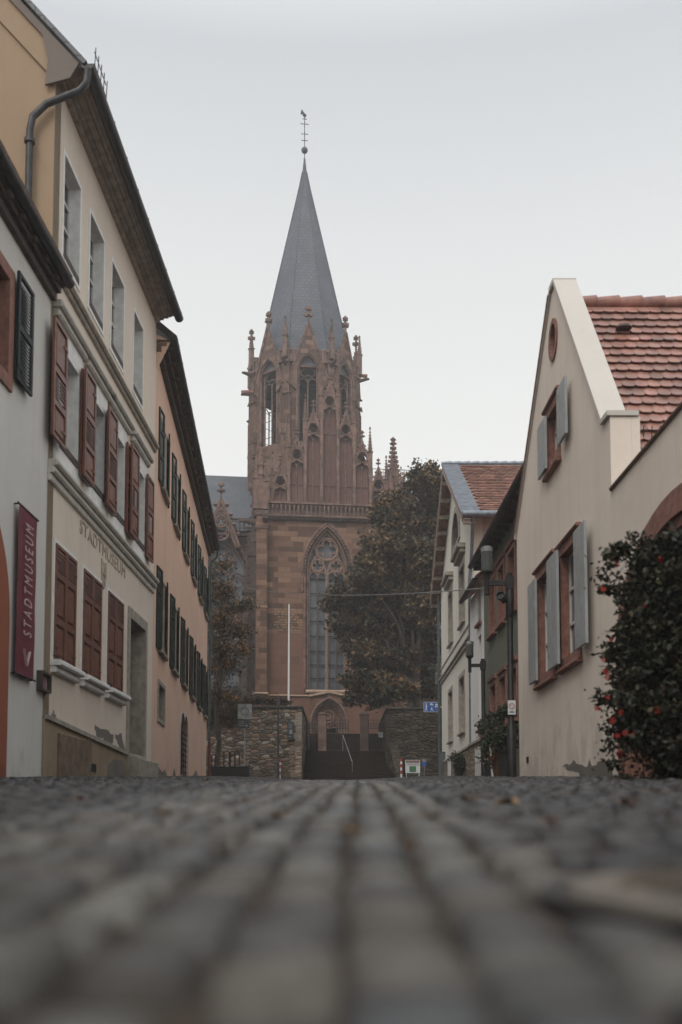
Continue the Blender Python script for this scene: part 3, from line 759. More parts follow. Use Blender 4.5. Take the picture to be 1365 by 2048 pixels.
# door
s = MB(); s.plate([(dx0-0.16,dz0-0.1),(dx1+0.16,dz0-0.1),(dx1+0.16,dz1+0.2),(dx0-0.16,dz1+0.2)], [rect(dx0+.012,dx1-.012,dz0,dz1-.012)], -0.03, 0.3); s.build('door_surround', M_trimgrey, B)
s = MB(); dh = dz1-dz0
s.box(dx0, dx1, 0.34, 0.40, dz0, dz1)
for (xa_, xb_) in ((dx0+0.04, (dx0+dx1)/2-0.02), ((dx0+dx1)/2+0.02, dx1-0.04)):
    for (q0, q1) in ((0.03,0.25),(0.28,0.6)): s.bev(xa_+0.07, xb_-0.07, 0.315, 0.34, dz0+dh*q0, dz0+dh*q1, 0.012)
s.box(dx0, dx1, 0.28, 0.34, dz0+dh*0.63, dz0+dh*0.66)
do = s.build('door', M_wooddoor, B)
MB().box(dx0+0.08, dx1-0.08, 0.33, 0.336, dz0+dh*0.69, dz1-0.08).build('transom_pane', M_glass, do)
MB().tube([((dx0+dx1)/2+0.06,0.31,dz0+1.0),((dx0+dx1)/2+0.06,0.25,dz0+1.0),((dx0+dx1)/2+0.16,0.25,dz0+1.0)], 0.012, 6).build('handle', M_iron, do)
s = MB(); s.bev(dx0-0.2, dx1+0.2, -0.30, 0.3, 0.3, dz0-0.11, 0.02); s.bev(dx0-0.12, dx1+0.12, -0.06, 0.34, dz0-0.108, dz0, 0.02); s.build('step', M_trimgrey, B)
# sloping base
zb0 = FB.z(81,1435); zb1 = FB.z(257,1512); xb1 = FB.x(252,1500)
s = MB(); s.plate([(0.0,0.3),(xb1,0.3),(xb1,zb1),(0.0,zb0)], (), -0.035, -0.002); s.build('base_render', M_museum_base, B)
s = MB(); s.bar((0.0,-0.05,zb0+0.03),(xb1,-0.05,zb1+0.03),0.05,0.07); s.build('base_moulding', M_trimgrey, B)
hx0, hx1 = FB.x(110,1500), FB.x(176,1500); hz = FB.z(110,1463)
s = MB(); w3 = (hx1-hx0)/2
for k in range(2): s.bev(hx0+k*w3+0.01, hx0+(k+1)*w3-0.01, -0.075, -0.037, 0.3, hz-0.02, 0.01)
s.build('cellar_hatch', M_darkwood, B)
MB().box(FB.x(175,1530), FB.x(188,1530), -0.045, -0.037, FB.g(4.2)+0.03, FB.z(175,1526)).build('cellar_vent', M_dark, B)
for P in ([(189.6,1451),(204,1456),(227,1470),(227,1484),(214,1487),(207,1478),(193,1473)], [(231,1472),(243,1468),(252,1504),(245,1507),(238,1490)], [(103,1428),(108,1424),(114,1437),(105,1434)]):
    blob_patch(B, 'bare_patch', [FB.hit(a, b) for a, b in P][::-1], M_patch, -0.004, 0.003)
for P in ([(218,1530),(232,1518),(250,1525),(252,1553),(215,1553)],): blob_patch(B, 'bare_patch', [FB.hit(a, b, -0.04) for a, b in P][::-1], M_patch, -0.040, 0.003)
lx = (FB.x(160,1050)+FB.x(250,1150))/2; lz = (FB.z(204,1085)+FB.z(204,1112))/2; ls = (FB.z(159,1036)-FB.z(159,1064))
lw = FB.x(250,1150)-FB.x(160,1050)
tx_ = text_obj('lettering', 'STADTMUSEUM', 0.5, M_letters, B, Matrix.Translation((lx, -0.008, lz-0.3)) @ Matrix.Rotation(R(90), 4, 'X'), 0.006, 1.1)
d_ = max(v.co.x for v in tx_.data.vertices) - min(v.co.x for v in tx_.data.vertices)
hh = max(v.co.z for v in tx_.data.vertices) - min(v.co.z for v in tx_.data.vertices)
for v in tx_.data.vertices: v.co.x = lx + (v.co.x-lx)*lw/d_; v.co.z = (lz-0.3) + (v.co.z-(lz-0.3))*ls/hh
s = MB(); ex_, ez_ = FB.hit(207,1149)
s.plate([(ex_-.17,ez_+.26),(ex_-.17,ez_),(ex_-.1,ez_-.2),(ex_,ez_-.28),(ex_+.1,ez_-.2),(ex_+.17,ez_),(ex_+.17,ez_+.26),(ex_,ez_+.2)], (), -0.02, -0.002)
s.box(ex_-.12, ex_+.12, -0.032, -0.021, ez_-.02, ez_+.03); s.box(ex_-.02, ex_+.02, -0.034, -0.033, ez_-.2, ez_+.16); s.build('shield_emblem', M_letters, B)
# notice box
nx0, nx1 = FB.x(84,1360,-0.08), FB.x(103,1360,-0.08); nz1, nz0 = FB.z(84,1340,-0.08), FB.z(84,1380,-0.08)
nb = empty('notice_box', FB.O + FB.u*(nx0+nx1)/2 + Vector((0,0,nz0)), FB.a, 'small glazed notice box with a pink sheet low on the museum wall', 'notice box')
w_, h_ = (nx1-nx0)/2, nz1-nz0
s = MB(); s.plate(rect(-w_,w_,0,h_), [inset(-w_,w_,0,h_,0.035)], -0.09, -0.004); s.box(-w_+.01,w_-.01,-0.02,-0.006,.01,h_-.01); s.build('case', M_soffit, nb)
MB().box(-w_+.04, w_-.04, -0.03, -0.022, .05, h_-.05).build('sheet', simple('paper_pink', (0.42,0.27,0.32), 0.5, var=0.2), nb)
s = MB()
for k in range(5): s.box(-w_+.09, w_-.12, -0.0335, -0.031, h_*(0.72-k*0.12), h_*(0.72-k*0.12)+0.015)
s.build('text_lines', M_redshut, nb)

# --- pink house
FC = Frame(FB.O.x + FB.u.x*LB, FB.O.y + FB.u.y*LB, 93.75)
LC = 18.6
Cc = thing_frame('pink_house', FC, 0.5, 'long pink plastered house with dark green shutters beside the museum', 'house')
zC = FC.z(352, 688, -0.42)
print('pink', zC, FC.z(437,1115,-0.42), FC.x(437,1115,-.42), FC.x(415))
ctr = [FC.x(323,1300) + 3.0*k for k in range(6)]
zl1 = FC.z(331,1153,-0.08); zl0 = FC.z(331,1308,-0.08); zu1 = FC.z(332,838,-0.08); zu0 = FC.z(338,1000,-0.08)
print('pink win', ctr, zl0, zl1, zu0, zu1)
LC = FC.x(415)
fx0, fx1 = FC.x(316,1400), FC.x(328.5,1400); fz1, fz0 = FC.z(316,1365), FC.z(316,1436)
gx0, gx1 = FC.x(361,1500), FC.x(376,1500)
holes = []
for c in ctr: holes += [rect(c-.55,c+.55,zl0,zl1-0.1), rect(c-.5,c+.5,zu0,zu1-0.1)]
holes += [rect(fx0,fx1,fz0,fz1), arch((gx0+gx1)/2, gx1-gx0, FC.g(gx0)+.05, FC.z(361,1470), FC.z(366,1440))]
ws = MB(); ws.plate(rect(0.0, LC, 0.4, zC+0.15), holes, 0, 0.35); ws.box(0.02, LC-.01, 0.5, 9, 0.4, zC); ws.box(LC-.3, LC, 0.35, 9.0, 0.4, zC+.1)
ws.build('wall', M_pink, Cc)
for c in ctr:
    window(Cc, c-.55, c+.55, zl0, zl1-0.1, 0.15, M_trimgrey, M_trimgrey, swid=0.05, sproud=0.01)
    window(Cc, c-.5, c+.5, zu0, zu1-0.1, 0.15, M_trim, M_trimgrey, swid=0.05, sproud=0.01)
    for (z0_, z1_, h_) in ((zl0-.03, zl1, .6), (zu0-.03, zu1, .55)):
        shutter(Cc, c-.57-h_, c-.57, z0_, z1_, -0.05, M_greenshut, 'louvre1', hinge='r', ang=-0.10)
        shutter(Cc, c+.57, c+.57+h_, z0_, z1_, -0.05, M_greenshut, 'louvre1', hinge='l', ang=0.10)
w = window(Cc, fx0, fx1, fz0, fz1, 0.12, M_trimgrey, None, 1, (0.3,0.6), swid=0.09, sproud=0.03, frmat=M_soffit, label='small grey framed window low on the pink wall')
s = MB(); ga = arch((gx0+gx1)/2, gx1-gx0-0.02, FC.g(gx0)+.06, FC.z(361,1470), FC.z(366,1440)-.02); s.plate(ga, (), 0.16, 0.2); s.build('cellar_door', M_greenshut, Cc)
s = MB()
for k in range(14):
    z_ = FC.g(gx0)+.2+k*.17
    if z_ < FC.z(366,1444)-.2: s.box(gx0+.04, gx1-.04, 0.02, 0.06, z_, z_+.03)
for k in range(3): xx = gx0+(gx1-gx0)*(k+1)/4; s.box(xx-.015, xx+.015, 0.0, 0.018, FC.g(gx0)+.1, FC.z(366,1446))
s.build('cellar_grille', M_iron, Cc)
s = MB(); s.plate(arch((gx0+gx1)/2, gx1-gx0+.24, FC.g(gx0)+.02, FC.z(361,1470), FC.z(366,1440)+.12), [arch((gx0+gx1)/2, gx1-gx0, FC.g(gx0)+.05, FC.z(361,1470), FC.z(366,1440))], -0.012, -0.001); s.build('arch_surround', M_trim, Cc)
for P in ([(301,1553),(304,1540),(315,1530),(324,1545),(330,1540),(334,1553)], [(345,1553),(349,1535),(352,1553)], [(384,1553),(392,1540),(398,1552)]):
    blob_patch(Cc, 'bare_patch', [FC.hit(a, b) for a, b in P][::-1], M_patch, -0.004, 0.003)
s = MB(); roof_slab(s, -0.02, LC+0.25, -0.40, zC-0.02, 5.0, zC+4.4, 0.12); s.build('roof', M_slate2, Cc)
s = MB(); s.box(0.0, LC+.2, -0.36, 0.1, zC-.08, zC-.02); s.box(0, LC+.1, -0.24, 0, zC-.18, zC-.082); s.box(0, LC+.05, -0.12, 0, zC-.32, zC-.182)
for k in range(int(LC/0.8)): s.box(k*.8+.2, k*.8+.32, -0.33, -0.02, zC-.16, zC-.078)
s.build('cornice', M_soffit, Cc)
gutter_run(Cc, 0.0, LC+0.3, -0.40, zC+0.03, 0.09)
s = MB(FLIP); s.plate([(-0.32,zC-.05),(0.0,zC-.75),(0.0,zC+.1)], (), -0.0, 0.06); s.build('eave_bracket', M_pink, Cc)
s = MB(FLIP); s.plate([(-0.46,zC-.1),(0.0,zC+0.26),(0.0,zC+.42),(-0.46,zC+.06)], (), -0.06, 0.0); s.build('verge_board', M_cap, Cc)
s = MB(); s.tube([(LC+.1,-.40,zC-.06),(LC+.1,-.36,zC-.35),(LC+.1,-.12,zC-.6),(LC+.1,-.1,zC-.9),(LC+.1,-.1,FC.g(LC)+1.4)], 0.055, 10); s.build('downpipe', M_pipe, Cc, smooth=True)
s = MB(); s.tube([(LC+.1,-.1,FC.g(LC)+1.4),(LC+.1,-.1,FC.g(LC)-.05)], 0.065, 10); s.build('downpipe_foot', simple('pipe_red_oxide', (0.11,0.025,0.02), 0.6, var=0.2), Cc, smooth=True)
# ------------------------------------------------------------------ right side
# --- cream gable house. local x = 0 at the far corner, grows towards the camera
FD = Frame(3.72, 20.8, -89.5)
D = thing_frame('gable_house', FD, 0.6, 'cream plastered house with a steep red tiled gable and grey shutters', 'house')
xg1, zk = FD.hit(1235, 815); xt, zt_ = FD.hit(1207, 853.5); xap, zap = FD.hit(1108, 560); xf, zf = FD.hit(1031, 1070)
zap = FD.z(1120, 556, 0.0)
print('gable', xg1, zk, xt, zt_, xap, zap, xf, zf)
xf = 0.0
xap = 3.74; zap = 9.39
LD = 7.1
def pxrect(fr, x0p, x1p, ytop_at_x0, ybot_at_x0, y=0.0):
    xa_, za_ = fr.hit(x0p, ytop_at_x0, y); xb_ = fr.x(x1p, (ytop_at_x0+ybot_at_x0)/2, y); zb_ = fr.z(x0p, ybot_at_x0, y)
    return xa_, xb_, zb_, za_
w1 = pxrect(FD, 1074, 1113.5, 1150, 1378); w2 = pxrect(FD, 1120, 1163.4, 1101, 1346)
w3 = pxrect(FD, 1093.5, 1122, 830, 962)
gws = []
for (a,b,z0,z1) in (w1, w2, w3): gws.append((a+.15, b-.13, z0+.17, z1-.15))
rx, rz = FD.hit(1108, 680); rr_ = (FD.x(1117,680)-FD.x(1100,680))/2; rh = (FD.z(1108,638)-FD.z(1108,722))/2
ell = lambda r1, r2, n=20: [(rx+r1*math.cos(2*pi*k/n), rz+r2*math.sin(2*pi*k/n)) for k in range(n)]
zn = FD.z(1238, 880)
outline = [(0.0,0.6),(LD,0.6),(LD,zk+.02),(xt,zt_+.02),(xap+.14,zap-.05),(xap-.14,zap-.05),(0.05,zf+0.05),(0.0,zf-0.1)]
holes = [rect(a,b,c,d) for a,b,c,d in gws] + [ell(rr_*.72, rh*.78)]
s = MB(); s.plate(outline, holes, 0, 0.30); s.build('wall', M_gable, D)
s = MB(); s.box(0.02, LD-0.35, 0.32, 9, 0.6, zk-.5); s.box(LD-.3, LD-0.005, 0.302, 9, 0.6, zk-.45); s.build('rear_wall', M_gable, D)
for i, (a,b,z0,z1) in enumerate(gws):
    w = window(D, a, b, z0, z1, 0.11, M_sand, None, 2, (0.33,0.66), swid=0.15, sproud=0.035)
    s = MB(); s.bev(a-.2, b+.2, -.09, 0, z1+.152, z1+.21, .02); s.build('moulding', M_sand, w); s = MB(); s.bev(a-.18,b+.18,-.10,0,z0-.22,z0-.152,.02); s.build('sill', M_sand, w)
a,b,z0,z1 = gws[0]
def dsh(p0, p1, yy, yo, h): shutter(D, FD.x(p0,yy,yo), FD.x(p1,yy,yo), z0-.06, z1+.02, yo+.02, M_greyshut, 'plain', hinge=h)
dsh(1059, 1073.6, 1280, -.08, 'r'); dsh(1097, 1117, 1240, -.12, 'l')
a,b,z0,z1 = gws[1]
dsh(1151, 1173, 1180, -.12, 'l')
a,b,z0,z1 = gws[2]
dsh(1077.5, 1092.5, 900, -.08, 'r'); dsh(1116.5, 1133.5, 850, -.10, 'l')
s = MB(); s.plate(ell(rr_, rh), [ell(rr_*.7, rh*.76)], -.03, .16); ro = s.build('round_window', M_sand, D)
s = MB(); s.plate(ell(rr_*.75, rh*.8), (), .17, .2); s.build('pane', M_glass, ro)
# coping: sloped slabs on the parapet (0.34 thick), set on the gable outline
def coping(s, p, q, y0, y1, th):
    d = Vector((q[0]-p[0], q[1]-p[1])); n = Vector((-d.y, d.x)).normalized()
    if n.y < 0: n = -n
    P = [p, q, (q[0]+n.x*th, q[1]+n.y*th), (p[0]+n.x*th, p[1]+n.y*th)]
    s.add([(P[i][0], y0, P[i][1]) for i in range(4)] + [(P[i][0], y1, P[i][1]) for i in range(4)], [(0,1,2,3),(7,6,5,4),(0,4,5,1),(1,5,6,2),(2,6,7,3),(3,7,4,0)])
s = MB(); A1 = (xt, zt_+.03); A2 = (xap+.13, zap-.02)
coping(s, A1, A2, -.045, .36, .07); coping(s, (xap-.14, zap-.02), (0.03, zf), -.045, .36, .07)
s.box(xap-.17, xap+.17, -.05, .365, zap-.03, zap+.06)
coping(s, A1, (LD+.03, zk+.03), -.05, .40, .07); coping(s, (-0.04, zf-.14), (0.03, zf+.0), -.045, .36, .07)
s.build('coping', M_cop, D)
s = MB(); th_ = .05; e_ = .035
coping(s, (xap-.20, zap-.06), (-.02, zf-.04), -.06, .1, .05); s.build('verge_strip', M_sand, D)
# kneeler block return
s = MB(); s.box(LD-.32, LD+.0, .302, .42, zk-.75, zk+.02); s.build('kneeler', M_gable, D)
# roof
zrid = zap - .34; xr = xap; xe = LD - .10; ze = zrid - (xe-xr)*(zap-zt_)/(xt-xap)
s = MB(); 
def rslabx(s, xe, ze, xr, zr, y0, y1, th):
    L = math.hypot(xr-xe, zr-ze); nx, nz = -(zr-ze)/L*th, (xr-xe)/L*th
    if nz < 0: nx, nz = -nx, -nz
    s.add([(xe,y0,ze),(xr,y0,zr),(xr,y1,zr),(xe,y1,ze),(xe-nx,y0,ze-nz),(xr-nx,y0,zr-nz),(xr-nx,y1,zr-nz),(xe-nx,y1,ze-nz)],
      [(0,1,2,3),(7,6,5,4),(0,4,5,1),(1,5,6,2),(2,6,7,3),(3,7,4,0)])
rslabx(s, xe+.12, ze-.14, xr, zrid, .31, 11, .1); rslabx(s, .2, zf-.3, xr, zrid, .31, 11, .1)
vv = Vector((xr-xe-.15, 0, zrid-ze+.18)); Ls = vv.length
tiles(s, (xe+.15, .32, ze-.17), (0,1,0), vv, 34, int(Ls/.27), .20, .265, random.Random(3))
ro = s.build('roof', M_tile, D)
s = MB(); y_ = .33
while y_ < 8.5:
    s.tube([(xr, y_, zrid+.02), (xr, y_+.42, zrid+.045)], [.115, .13], 10); y_ += .40
s.build('ridge_tiles', M_tile, ro, smooth=True)
s = MB()
for (dy, q) in ((1.0, .78), (2.35, .78)):
    C = Vector((xe, dy, ze)) + (Vector((xr,0,zrid))-Vector((xe,0,ze)))*q
    s.M = Matrix.Translation(C + Vector((.05,0,.08))) @ Matrix.Diagonal((.13,.14,.1,1)); s.lathe([(1,0),(.8,.5),(0,.8)], n=10)
s.M = None; s.build('vent_tile', M_soffit, ro, smooth=True)
s = MB(); zg_ = ze + .35; xg_ = xe - .45
for k in range(9): s.tube([(xg_+.02, .5+k*.12, zg_+.02), (xg_+.10, .5+k*.12, zg_+.36)], .008, 5)
for q in (.1,.3): s.tube([(xg_+.03+q*.2, .45, zg_+q), (xg_+.03+q*.2, 1.6, zg_+q)], .008, 5)
s.build('snow_guard', M_iron, ro)
s = MB(); s.M = Matrix.Rotation(0, 4, 'Z'); 
s.box(LD-.16, LD+.12, .33, .40, zk-.9, zk-.74); s.tube([(LD+.12,.33,zk-.98),(LD+.12,9,zk-.98)], .10, 12); s.build('gutter', M_zinc, D, smooth=True)
for P in ([(1125,1531),(1140,1528),(1147,1523),(1160,1530),(1175,1532),(1180,1520),(1186,1533),(1200,1525),(1222,1524),(1226,1556),(1160,1553),(1158,1543),(1135,1538)],):
    blob_patch(D, 'bare_patch', [FD.hit(a, b) for a, b in P][::-1], M_patch, -0.004, 0.003)
MB().box(FD.x(1054,1520), FD.x(1058,1520), -.012, -.001, FD.z(1055,1526), FD.z(1055,1514)).build('vent', M_dark, D)

# --- garden gateway wall
GW = thing_frame('gateway_wall', FD, 0.3, 'cream garden wall with a round red sandstone archway half hidden by a flowering climber', 'wall')
xw0 = LD + .004; zw = FD.z(1238, 966); xw1 = LD + 24  # near end runs on out of view, added to block light on the cobbles
gc = 9.7; zsp = 2.2; gxo = 7.4; gr = 3.7
def basket(a, b, z0, n=22): return [(gc-a, z0), (gc+a, z0)] + [(gc+a*math.cos(pi*k/n), zsp+b*math.sin(pi*k/n)) for k in range(n+1)]
print('gate', xw0, zw, gxo, gr, gc, zsp)
ho = basket(1.97, 1.19, .35)
s = MB(); s.plate(rect(xw0, xw1, -2, zw), [ho], 0, .45); s.build('wall', M_gable, GW)
s = MB(); s.bev(xw0+.0, xw1, -.04, .5, zw+.002, zw+.06, .02); s.build('coping', simple('coping_brown', (.17,.11,.085), .85, var=.2), GW)
s = MB(); s.plate(basket(2.3, 1.5, .2), [basket(1.98, 1.2, .201)], -.07, -.002); s.plate(basket(1.96, 1.18, .25), [basket(1.84, 1.07, .2501)], -.02, .4)
s.build('arch_surround', M_sand, GW)
s = MB(); s.plate(basket(1.83, 1.06, .2), (), .25, .31); 
for k in range(17): s.box(gc-1.7+k*.21, gc-1.7+k*.21+.012, .238, .249, .3, zsp+.45)
s.build('gate', M_soffit, GW)

# --- green house
FE = Frame(4.4, 30.4, -89.5)
LE = 9.3
Eh = thing_frame('green_house', FE, 1.0, 'dull green house with red sandstone window frames and a dark overhanging eave', 'house')
zE2 = FE.z(1050, 940, -.40)
print('green eave', zE2, FE.z(938,1140,-.5), FE.x(1035))
ew = []
for (a,b,t,bt) in ((978.5,993.7,1165,1279),(995.7,1013.7,1135,1261),(1015.7,1032,1100,1228),(980.5,995,1375,1463),(999,1015.7,1353,1455),(1019,1035,1325,1446)):
    x0_, x1_, z0_, z1_ = pxrect(FE, a, b, t, bt); ew.append((x0_+.14, x0_+.14+.95, z0_+.12, z1_-.12))
zu = sum(w[3] for w in ew[:3])/3; zu_ = sum(w[2] for w in ew[:3])/3; zl = sum(w[3] for w in ew[3:])/3; zl_ = sum(w[2] for w in ew[3:])/3
ew = [(w[0], w[1], zu_ if i < 3 else zl_, zu if i < 3 else zl) for i, w in enumerate(ew)]
print('green win', ew)
s = MB(); s.plate(rect(0, LE, .6, zE2+.1), [rect(*w) for w in ew], 0, .3); s.box(0, LE, .32, 8, .6, zE2+.1); s.build('wall', M_green, Eh)
for i, w in enumerate(ew):
    o = window(Eh, *w, .16, M_sand, None, 2, (.66,), swid=.12, sproud=.03, frmat=M_soffit if i >= 3 else M_frame)
    q = MB(); q.bev(w[0]-.17, w[1]+.17, -.09, 0, w[3]+.122, w[3]+.19, .02); q.bev(w[0]-.09, w[1]+.09, -.07, 0, w[3]+.1905, w[3]+.26, .03); q.build('moulding', M_sand, o)
    q = MB(); q.bev(w[0]-.17, w[1]+.17, -.12, 0, w[2]-.22, w[2]-.122, .02); q.build('sill', M_sand, o)
s = MB(); roof_slab(s, -.0, LE, -.38, zE2+.04, 4, zE2+3.2, .12); s.build('roof', M_tile2, Eh)
s = MB(); s.box(0, LE, -.36, -.02, zE2+.0, zE2+.04)
for k in range(16): s.box(.15+k*.6, .25+k*.6, -.34, -.01, zE2-.12, zE2-.002)
s.build('rafters', M_soffit, Eh)
gutter_run(Eh, -.05, LE, -.40, zE2+.06, .085)

# --- narrow white house
FF = Frame(4.42, 33.85, -89.5); LF = 3.42
Fh = thing_frame('narrow_white_house', FF, 1.2, 'narrow cold white house squeezed between the green house and the pale gable', 'house')
zF = FF.z(970, 1138, -.2); print('narrow', zF, FF.x(972), FF.x(956))
fw = []
for (a,b,t,bt) in ((955.5,962.5,1173,1252),(956.6,964,1275,1462)):
    x0_, x1_, z0_, z1_ = pxrect(FF, a, b, t, bt); fw.append((x0_, x1_, z0_, z1_))
fd = pxrect(FF, 956, 964.5, 1503, 1546)
s = MB(); s.plate(rect(0, LF-.004, .8, zF+.05), [rect(*w) for w in fw], 0, .3); s.box(0, LF-.004, .32, 8, .8, zF+.05); s.build('wall', M_white2, Fh)
for w in fw: window(Fh, *w, .14, None, M_sand, 2, (.6,))
zp = FF.z(958, 1487)
s = MB(); s.plate(rect(0, LF-.01, .8, zp), (), -.07, -.002); s.build('plinth', M_plinth, Fh)
s = MB(); s.bev(0, LF-.01, -.12, 0, zp+.002, zp+.12, .02); s.build('plinth_ledge', M_trimgrey, Fh)
s = MB(); s.bev(fd[0], fd[1]+.4, -.10, -.072, FF.g(1.5)-.05, zp-.15, .02); s.bev(fd[0]+.2, fd[1]+.2, -.115, -.098, FF.g(1.5)+.4, zp-.5, .02); s.build('cellar_window', M_frame, Fh)
s = MB(); roof_slab(s, 0, LF-.01, -.22, zF+.03, 4, zF+3.2, .12); s.build('roof', M_tile2, Fh)
gutter_run(Fh, 0, LF-.02, -.3, zF+.04, .085)

# --- pale house with street gable, further down
FG = Frame(4.66, 46.0, -90.45); LG = 11.9
G = thing_frame('pale_gable_house', FG, 1.6, 'pale two storey house with a wide overhanging gable roof and arched attic window', 'house')
xrG, zrG = FG.hit(885, 930, -.46); _, zeG = FG.hit(931, 1012, -.46); xeG = FG.x(931, 1012, -.46)
_, zfe = FG.hit(862, 1160, -.62)
print('G', xrG, zrG, xeG, zeG, zfe, FG.x(953))
xrG = 5.9; slG = (zrG - zeG)/(LG + .9 - xrG)
gws = []
for (a,b,t,bt,hood) in ((898,906,1191,1290,1),(919.5,930,1150,1262,1),(898,906,1390,1488,0),(919.5,930,1358,1466,0)):
    x0_, x1_, z0_, z1_ = pxrect(FG, a, b, t, bt); gws.append([x0_, x1_, z0_, z1_])
for a, b in ((0,1),(2,3)):
    for j in (2,3): m = (gws[a][j]+gws[b][j])/2; gws[a][j] = gws[b][j] = m
print('Gw', gws)
la = pxrect(FG, 906, 920, 1045, 1108)
zl0 = la[2]; zl1 = FG.z(913, 1027)
lun = arch((la[0]+la[1])/2, la[1]-la[0], zl0, zl1-(la[1]-la[0])/2, zl1, 10)
wtop = lambda x: zrG - .25 - abs(x-xrG)*slG
s = MB(); s.plate([(0,1.2),(LG,1.2),(LG,wtop(LG)),(xrG,wtop(xrG)),(0,wtop(0))], [rect(*w) for w in gws]+[lun], 0, .35)
s.box(0.01, LG-.3, .4, 10, 1.2, wtop(LG)-.1); s.build('wall', M_offwhite, G)
s = MB(FLIP); s.plate([(0.352,1.2),(10,1.2),(10,wtop(LG)+.1),(0.352,wtop(LG)+.1)], (), LG-.29, LG-.003); s.build('side_wall', M_lilac, G)
for i, w in enumerate(gws):
    o = window(G, *w, .2, M_trimgrey, M_trimgrey, 2, (.66,), swid=.16, sproud=.03)
    if i < 2: q = MB(); q.bev(w[0]-.35, w[1]+.35, -.32, 0, w[3]+.5, w[3]+.66, .04); q.bev(w[0]-.28, w[1]+.28, -.2, 0, w[3]+.34, w[3]+.498, .03); q.build('hood', M_trimgrey, o)
wl = la[1]-la[0]
s = MB(); s.plate(arch((la[0]+la[1])/2, wl+.5, zl0-.1, zl1-wl/2, zl1+.25, 12), [lun], -.06, .2); o = s.build('arched_window', M_trimgrey, G)
s = MB(); s.plate(arch((la[0]+la[1])/2, wl-.01, zl0, zl1-wl/2, zl1-.01, 12), (), .2, .24); s.build('pane', M_glass, o)
s = MB(); s.box((la[0]+la[1])/2-.03, (la[0]+la[1])/2+.03, .17, .199, zl0, zl1); s.box(la[0], la[1], .17, .198, zl1-wl/2-.04, zl1-wl/2+.04); s.build('glazing_bar', M_frame, o)
zst = FG.z(886, 1360); zs0 = FG.z(896, 1523)
s = MB(); s.bev(-.05, LG-.02, -.13, 0, zst, zst+.12, .03); s.bev(-.02, LG-.02, -.07, 0, zst-.14, zst-.002, .02); s.build('string_course', M_trimgrey, G)
s = MB(); s.bev(-.02, LG-.02, -.05, 0, zst+.55, zst+.62, .02); s.build('string_course', M_trim, G)
s = MB(); s.plate([(0,1.2),(LG-.01,1.2),(LG-.01,zs0),(0,zs0)], (), -.06, -.002); s.build('plinth', M_plinth, G)
s = MB(); s.bev(0, LG-.01, -.1, 0, zs0+.002, zs0+.12, .02); s.build('plinth_ledge', M_trimgrey, G)
s = MB(); s.bev(FG.x(899.5,1535), FG.x(905,1535), -.085, -.062, FG.g(3)-.05, FG.z(900,1520), .02); s.build('cellar_window', M_frame, G)
s = MB(); eo = .85
rslabx(s, LG+eo, zrG-(LG+eo-xrG)*slG, xrG, zrG, -.46, 11, .14); rslabx(s, -eo, zrG-(eo+xrG)*slG, xrG, zrG, -.46, 11, .14)
vG = Vector((xrG-LG-eo, 0, (LG+eo-xrG)*slG)); LsG = vG.length
tiles(s, (LG+eo, .16, zrG-(LG+eo-xrG)*slG+.0), (0,1,0), vG, 40, int(LsG/.26), .22, .26, random.Random(5), .022)
ro = s.build('roof', M_tile2, G)
s = MB()
n_ = int(LsG/.2)
for k in range(n_):
    C = Vector((LG+eo, 0, zrG-(LG+eo-xrG)*slG)) + vG*((k)/n_); C2 = Vector((LG+eo, 0, zrG-(LG+eo-xrG)*slG)) + vG*((k+1)/n_)
    s.add([(C.x,-.49,C.z+.07),(C.x,.18,C.z+.07),(C2.x,.18,C2.z+.03),(C2.x,-.49,C2.z+.03),(C.x,-.49,C.z+.0),(C.x,.18,C.z+.0)], [(0,1,2,3),(0,4,5,1)])
C = Vector((LG+eo, 0, zrG-(LG+eo-xrG)*slG)); s.build('verge_slates', simple('verge_slate', (.20,.225,.27), .45, var=.2, scale=5), ro)
s = MB(); y_ = -.49
while y_ < 8.5: s.tube([(xrG, y_, zrG+.03), (xrG, y_+.4, zrG+.05)], [.10,.12], 8); y_ += .38
s.build('ridge_tiles', M_zinc, ro)
s = MB()      # soffit boards and purlin ends below the verge
for k in range(9):
    for sg in (-1, 1):
        xx = xrG + sg*(.5 + k*.78)
        if -eo < xx < LG+eo: s.box(xx-.07, xx+.07, -.42, -.002, zrG-abs(xx-xrG)*slG-.38, zrG-abs(xx-xrG)*slG-.22)
for sg in (-1, 1):
    s.bar((xrG, -.42, zrG-.2), (xrG+sg*(5.9+eo), -.42, zrG-(5.9+eo)*slG-.2), .06, .22)
s.build('verge_timbers', M_cornice, G)
s = MB(); s.tube([(LG+eo+.08, -.45, C.z-.02), (LG+eo+.08, 8, C.z-.02)], .11, 10); s.build('gutter', M_zinc, G, smooth=True)
s = MB(); s.tube([(LG+eo+.05,-.1,C.z-.1),(LG+.6,-.08,C.z-.5),(LG+.12,-.08,C.z-1.6),(LG+.02,-.12,C.z-2.0),(LG+.02,-.12,2.4)], .06, 10); s.build('downpipe', M_zinc, G, smooth=True)
s = MB(); s.tube([(LG+.02,-.12,2.6),(LG+.02,-.12,1.3)], .07, 8); s.build('downpipe_foot', MATS['pipe_red_oxide'], G)
s = MB(); s.tube([(-.05,-.12,zfe-.3),(-.05,-.12,1.6)], .06, 8); s.build('downpipe', M_pipe, G)

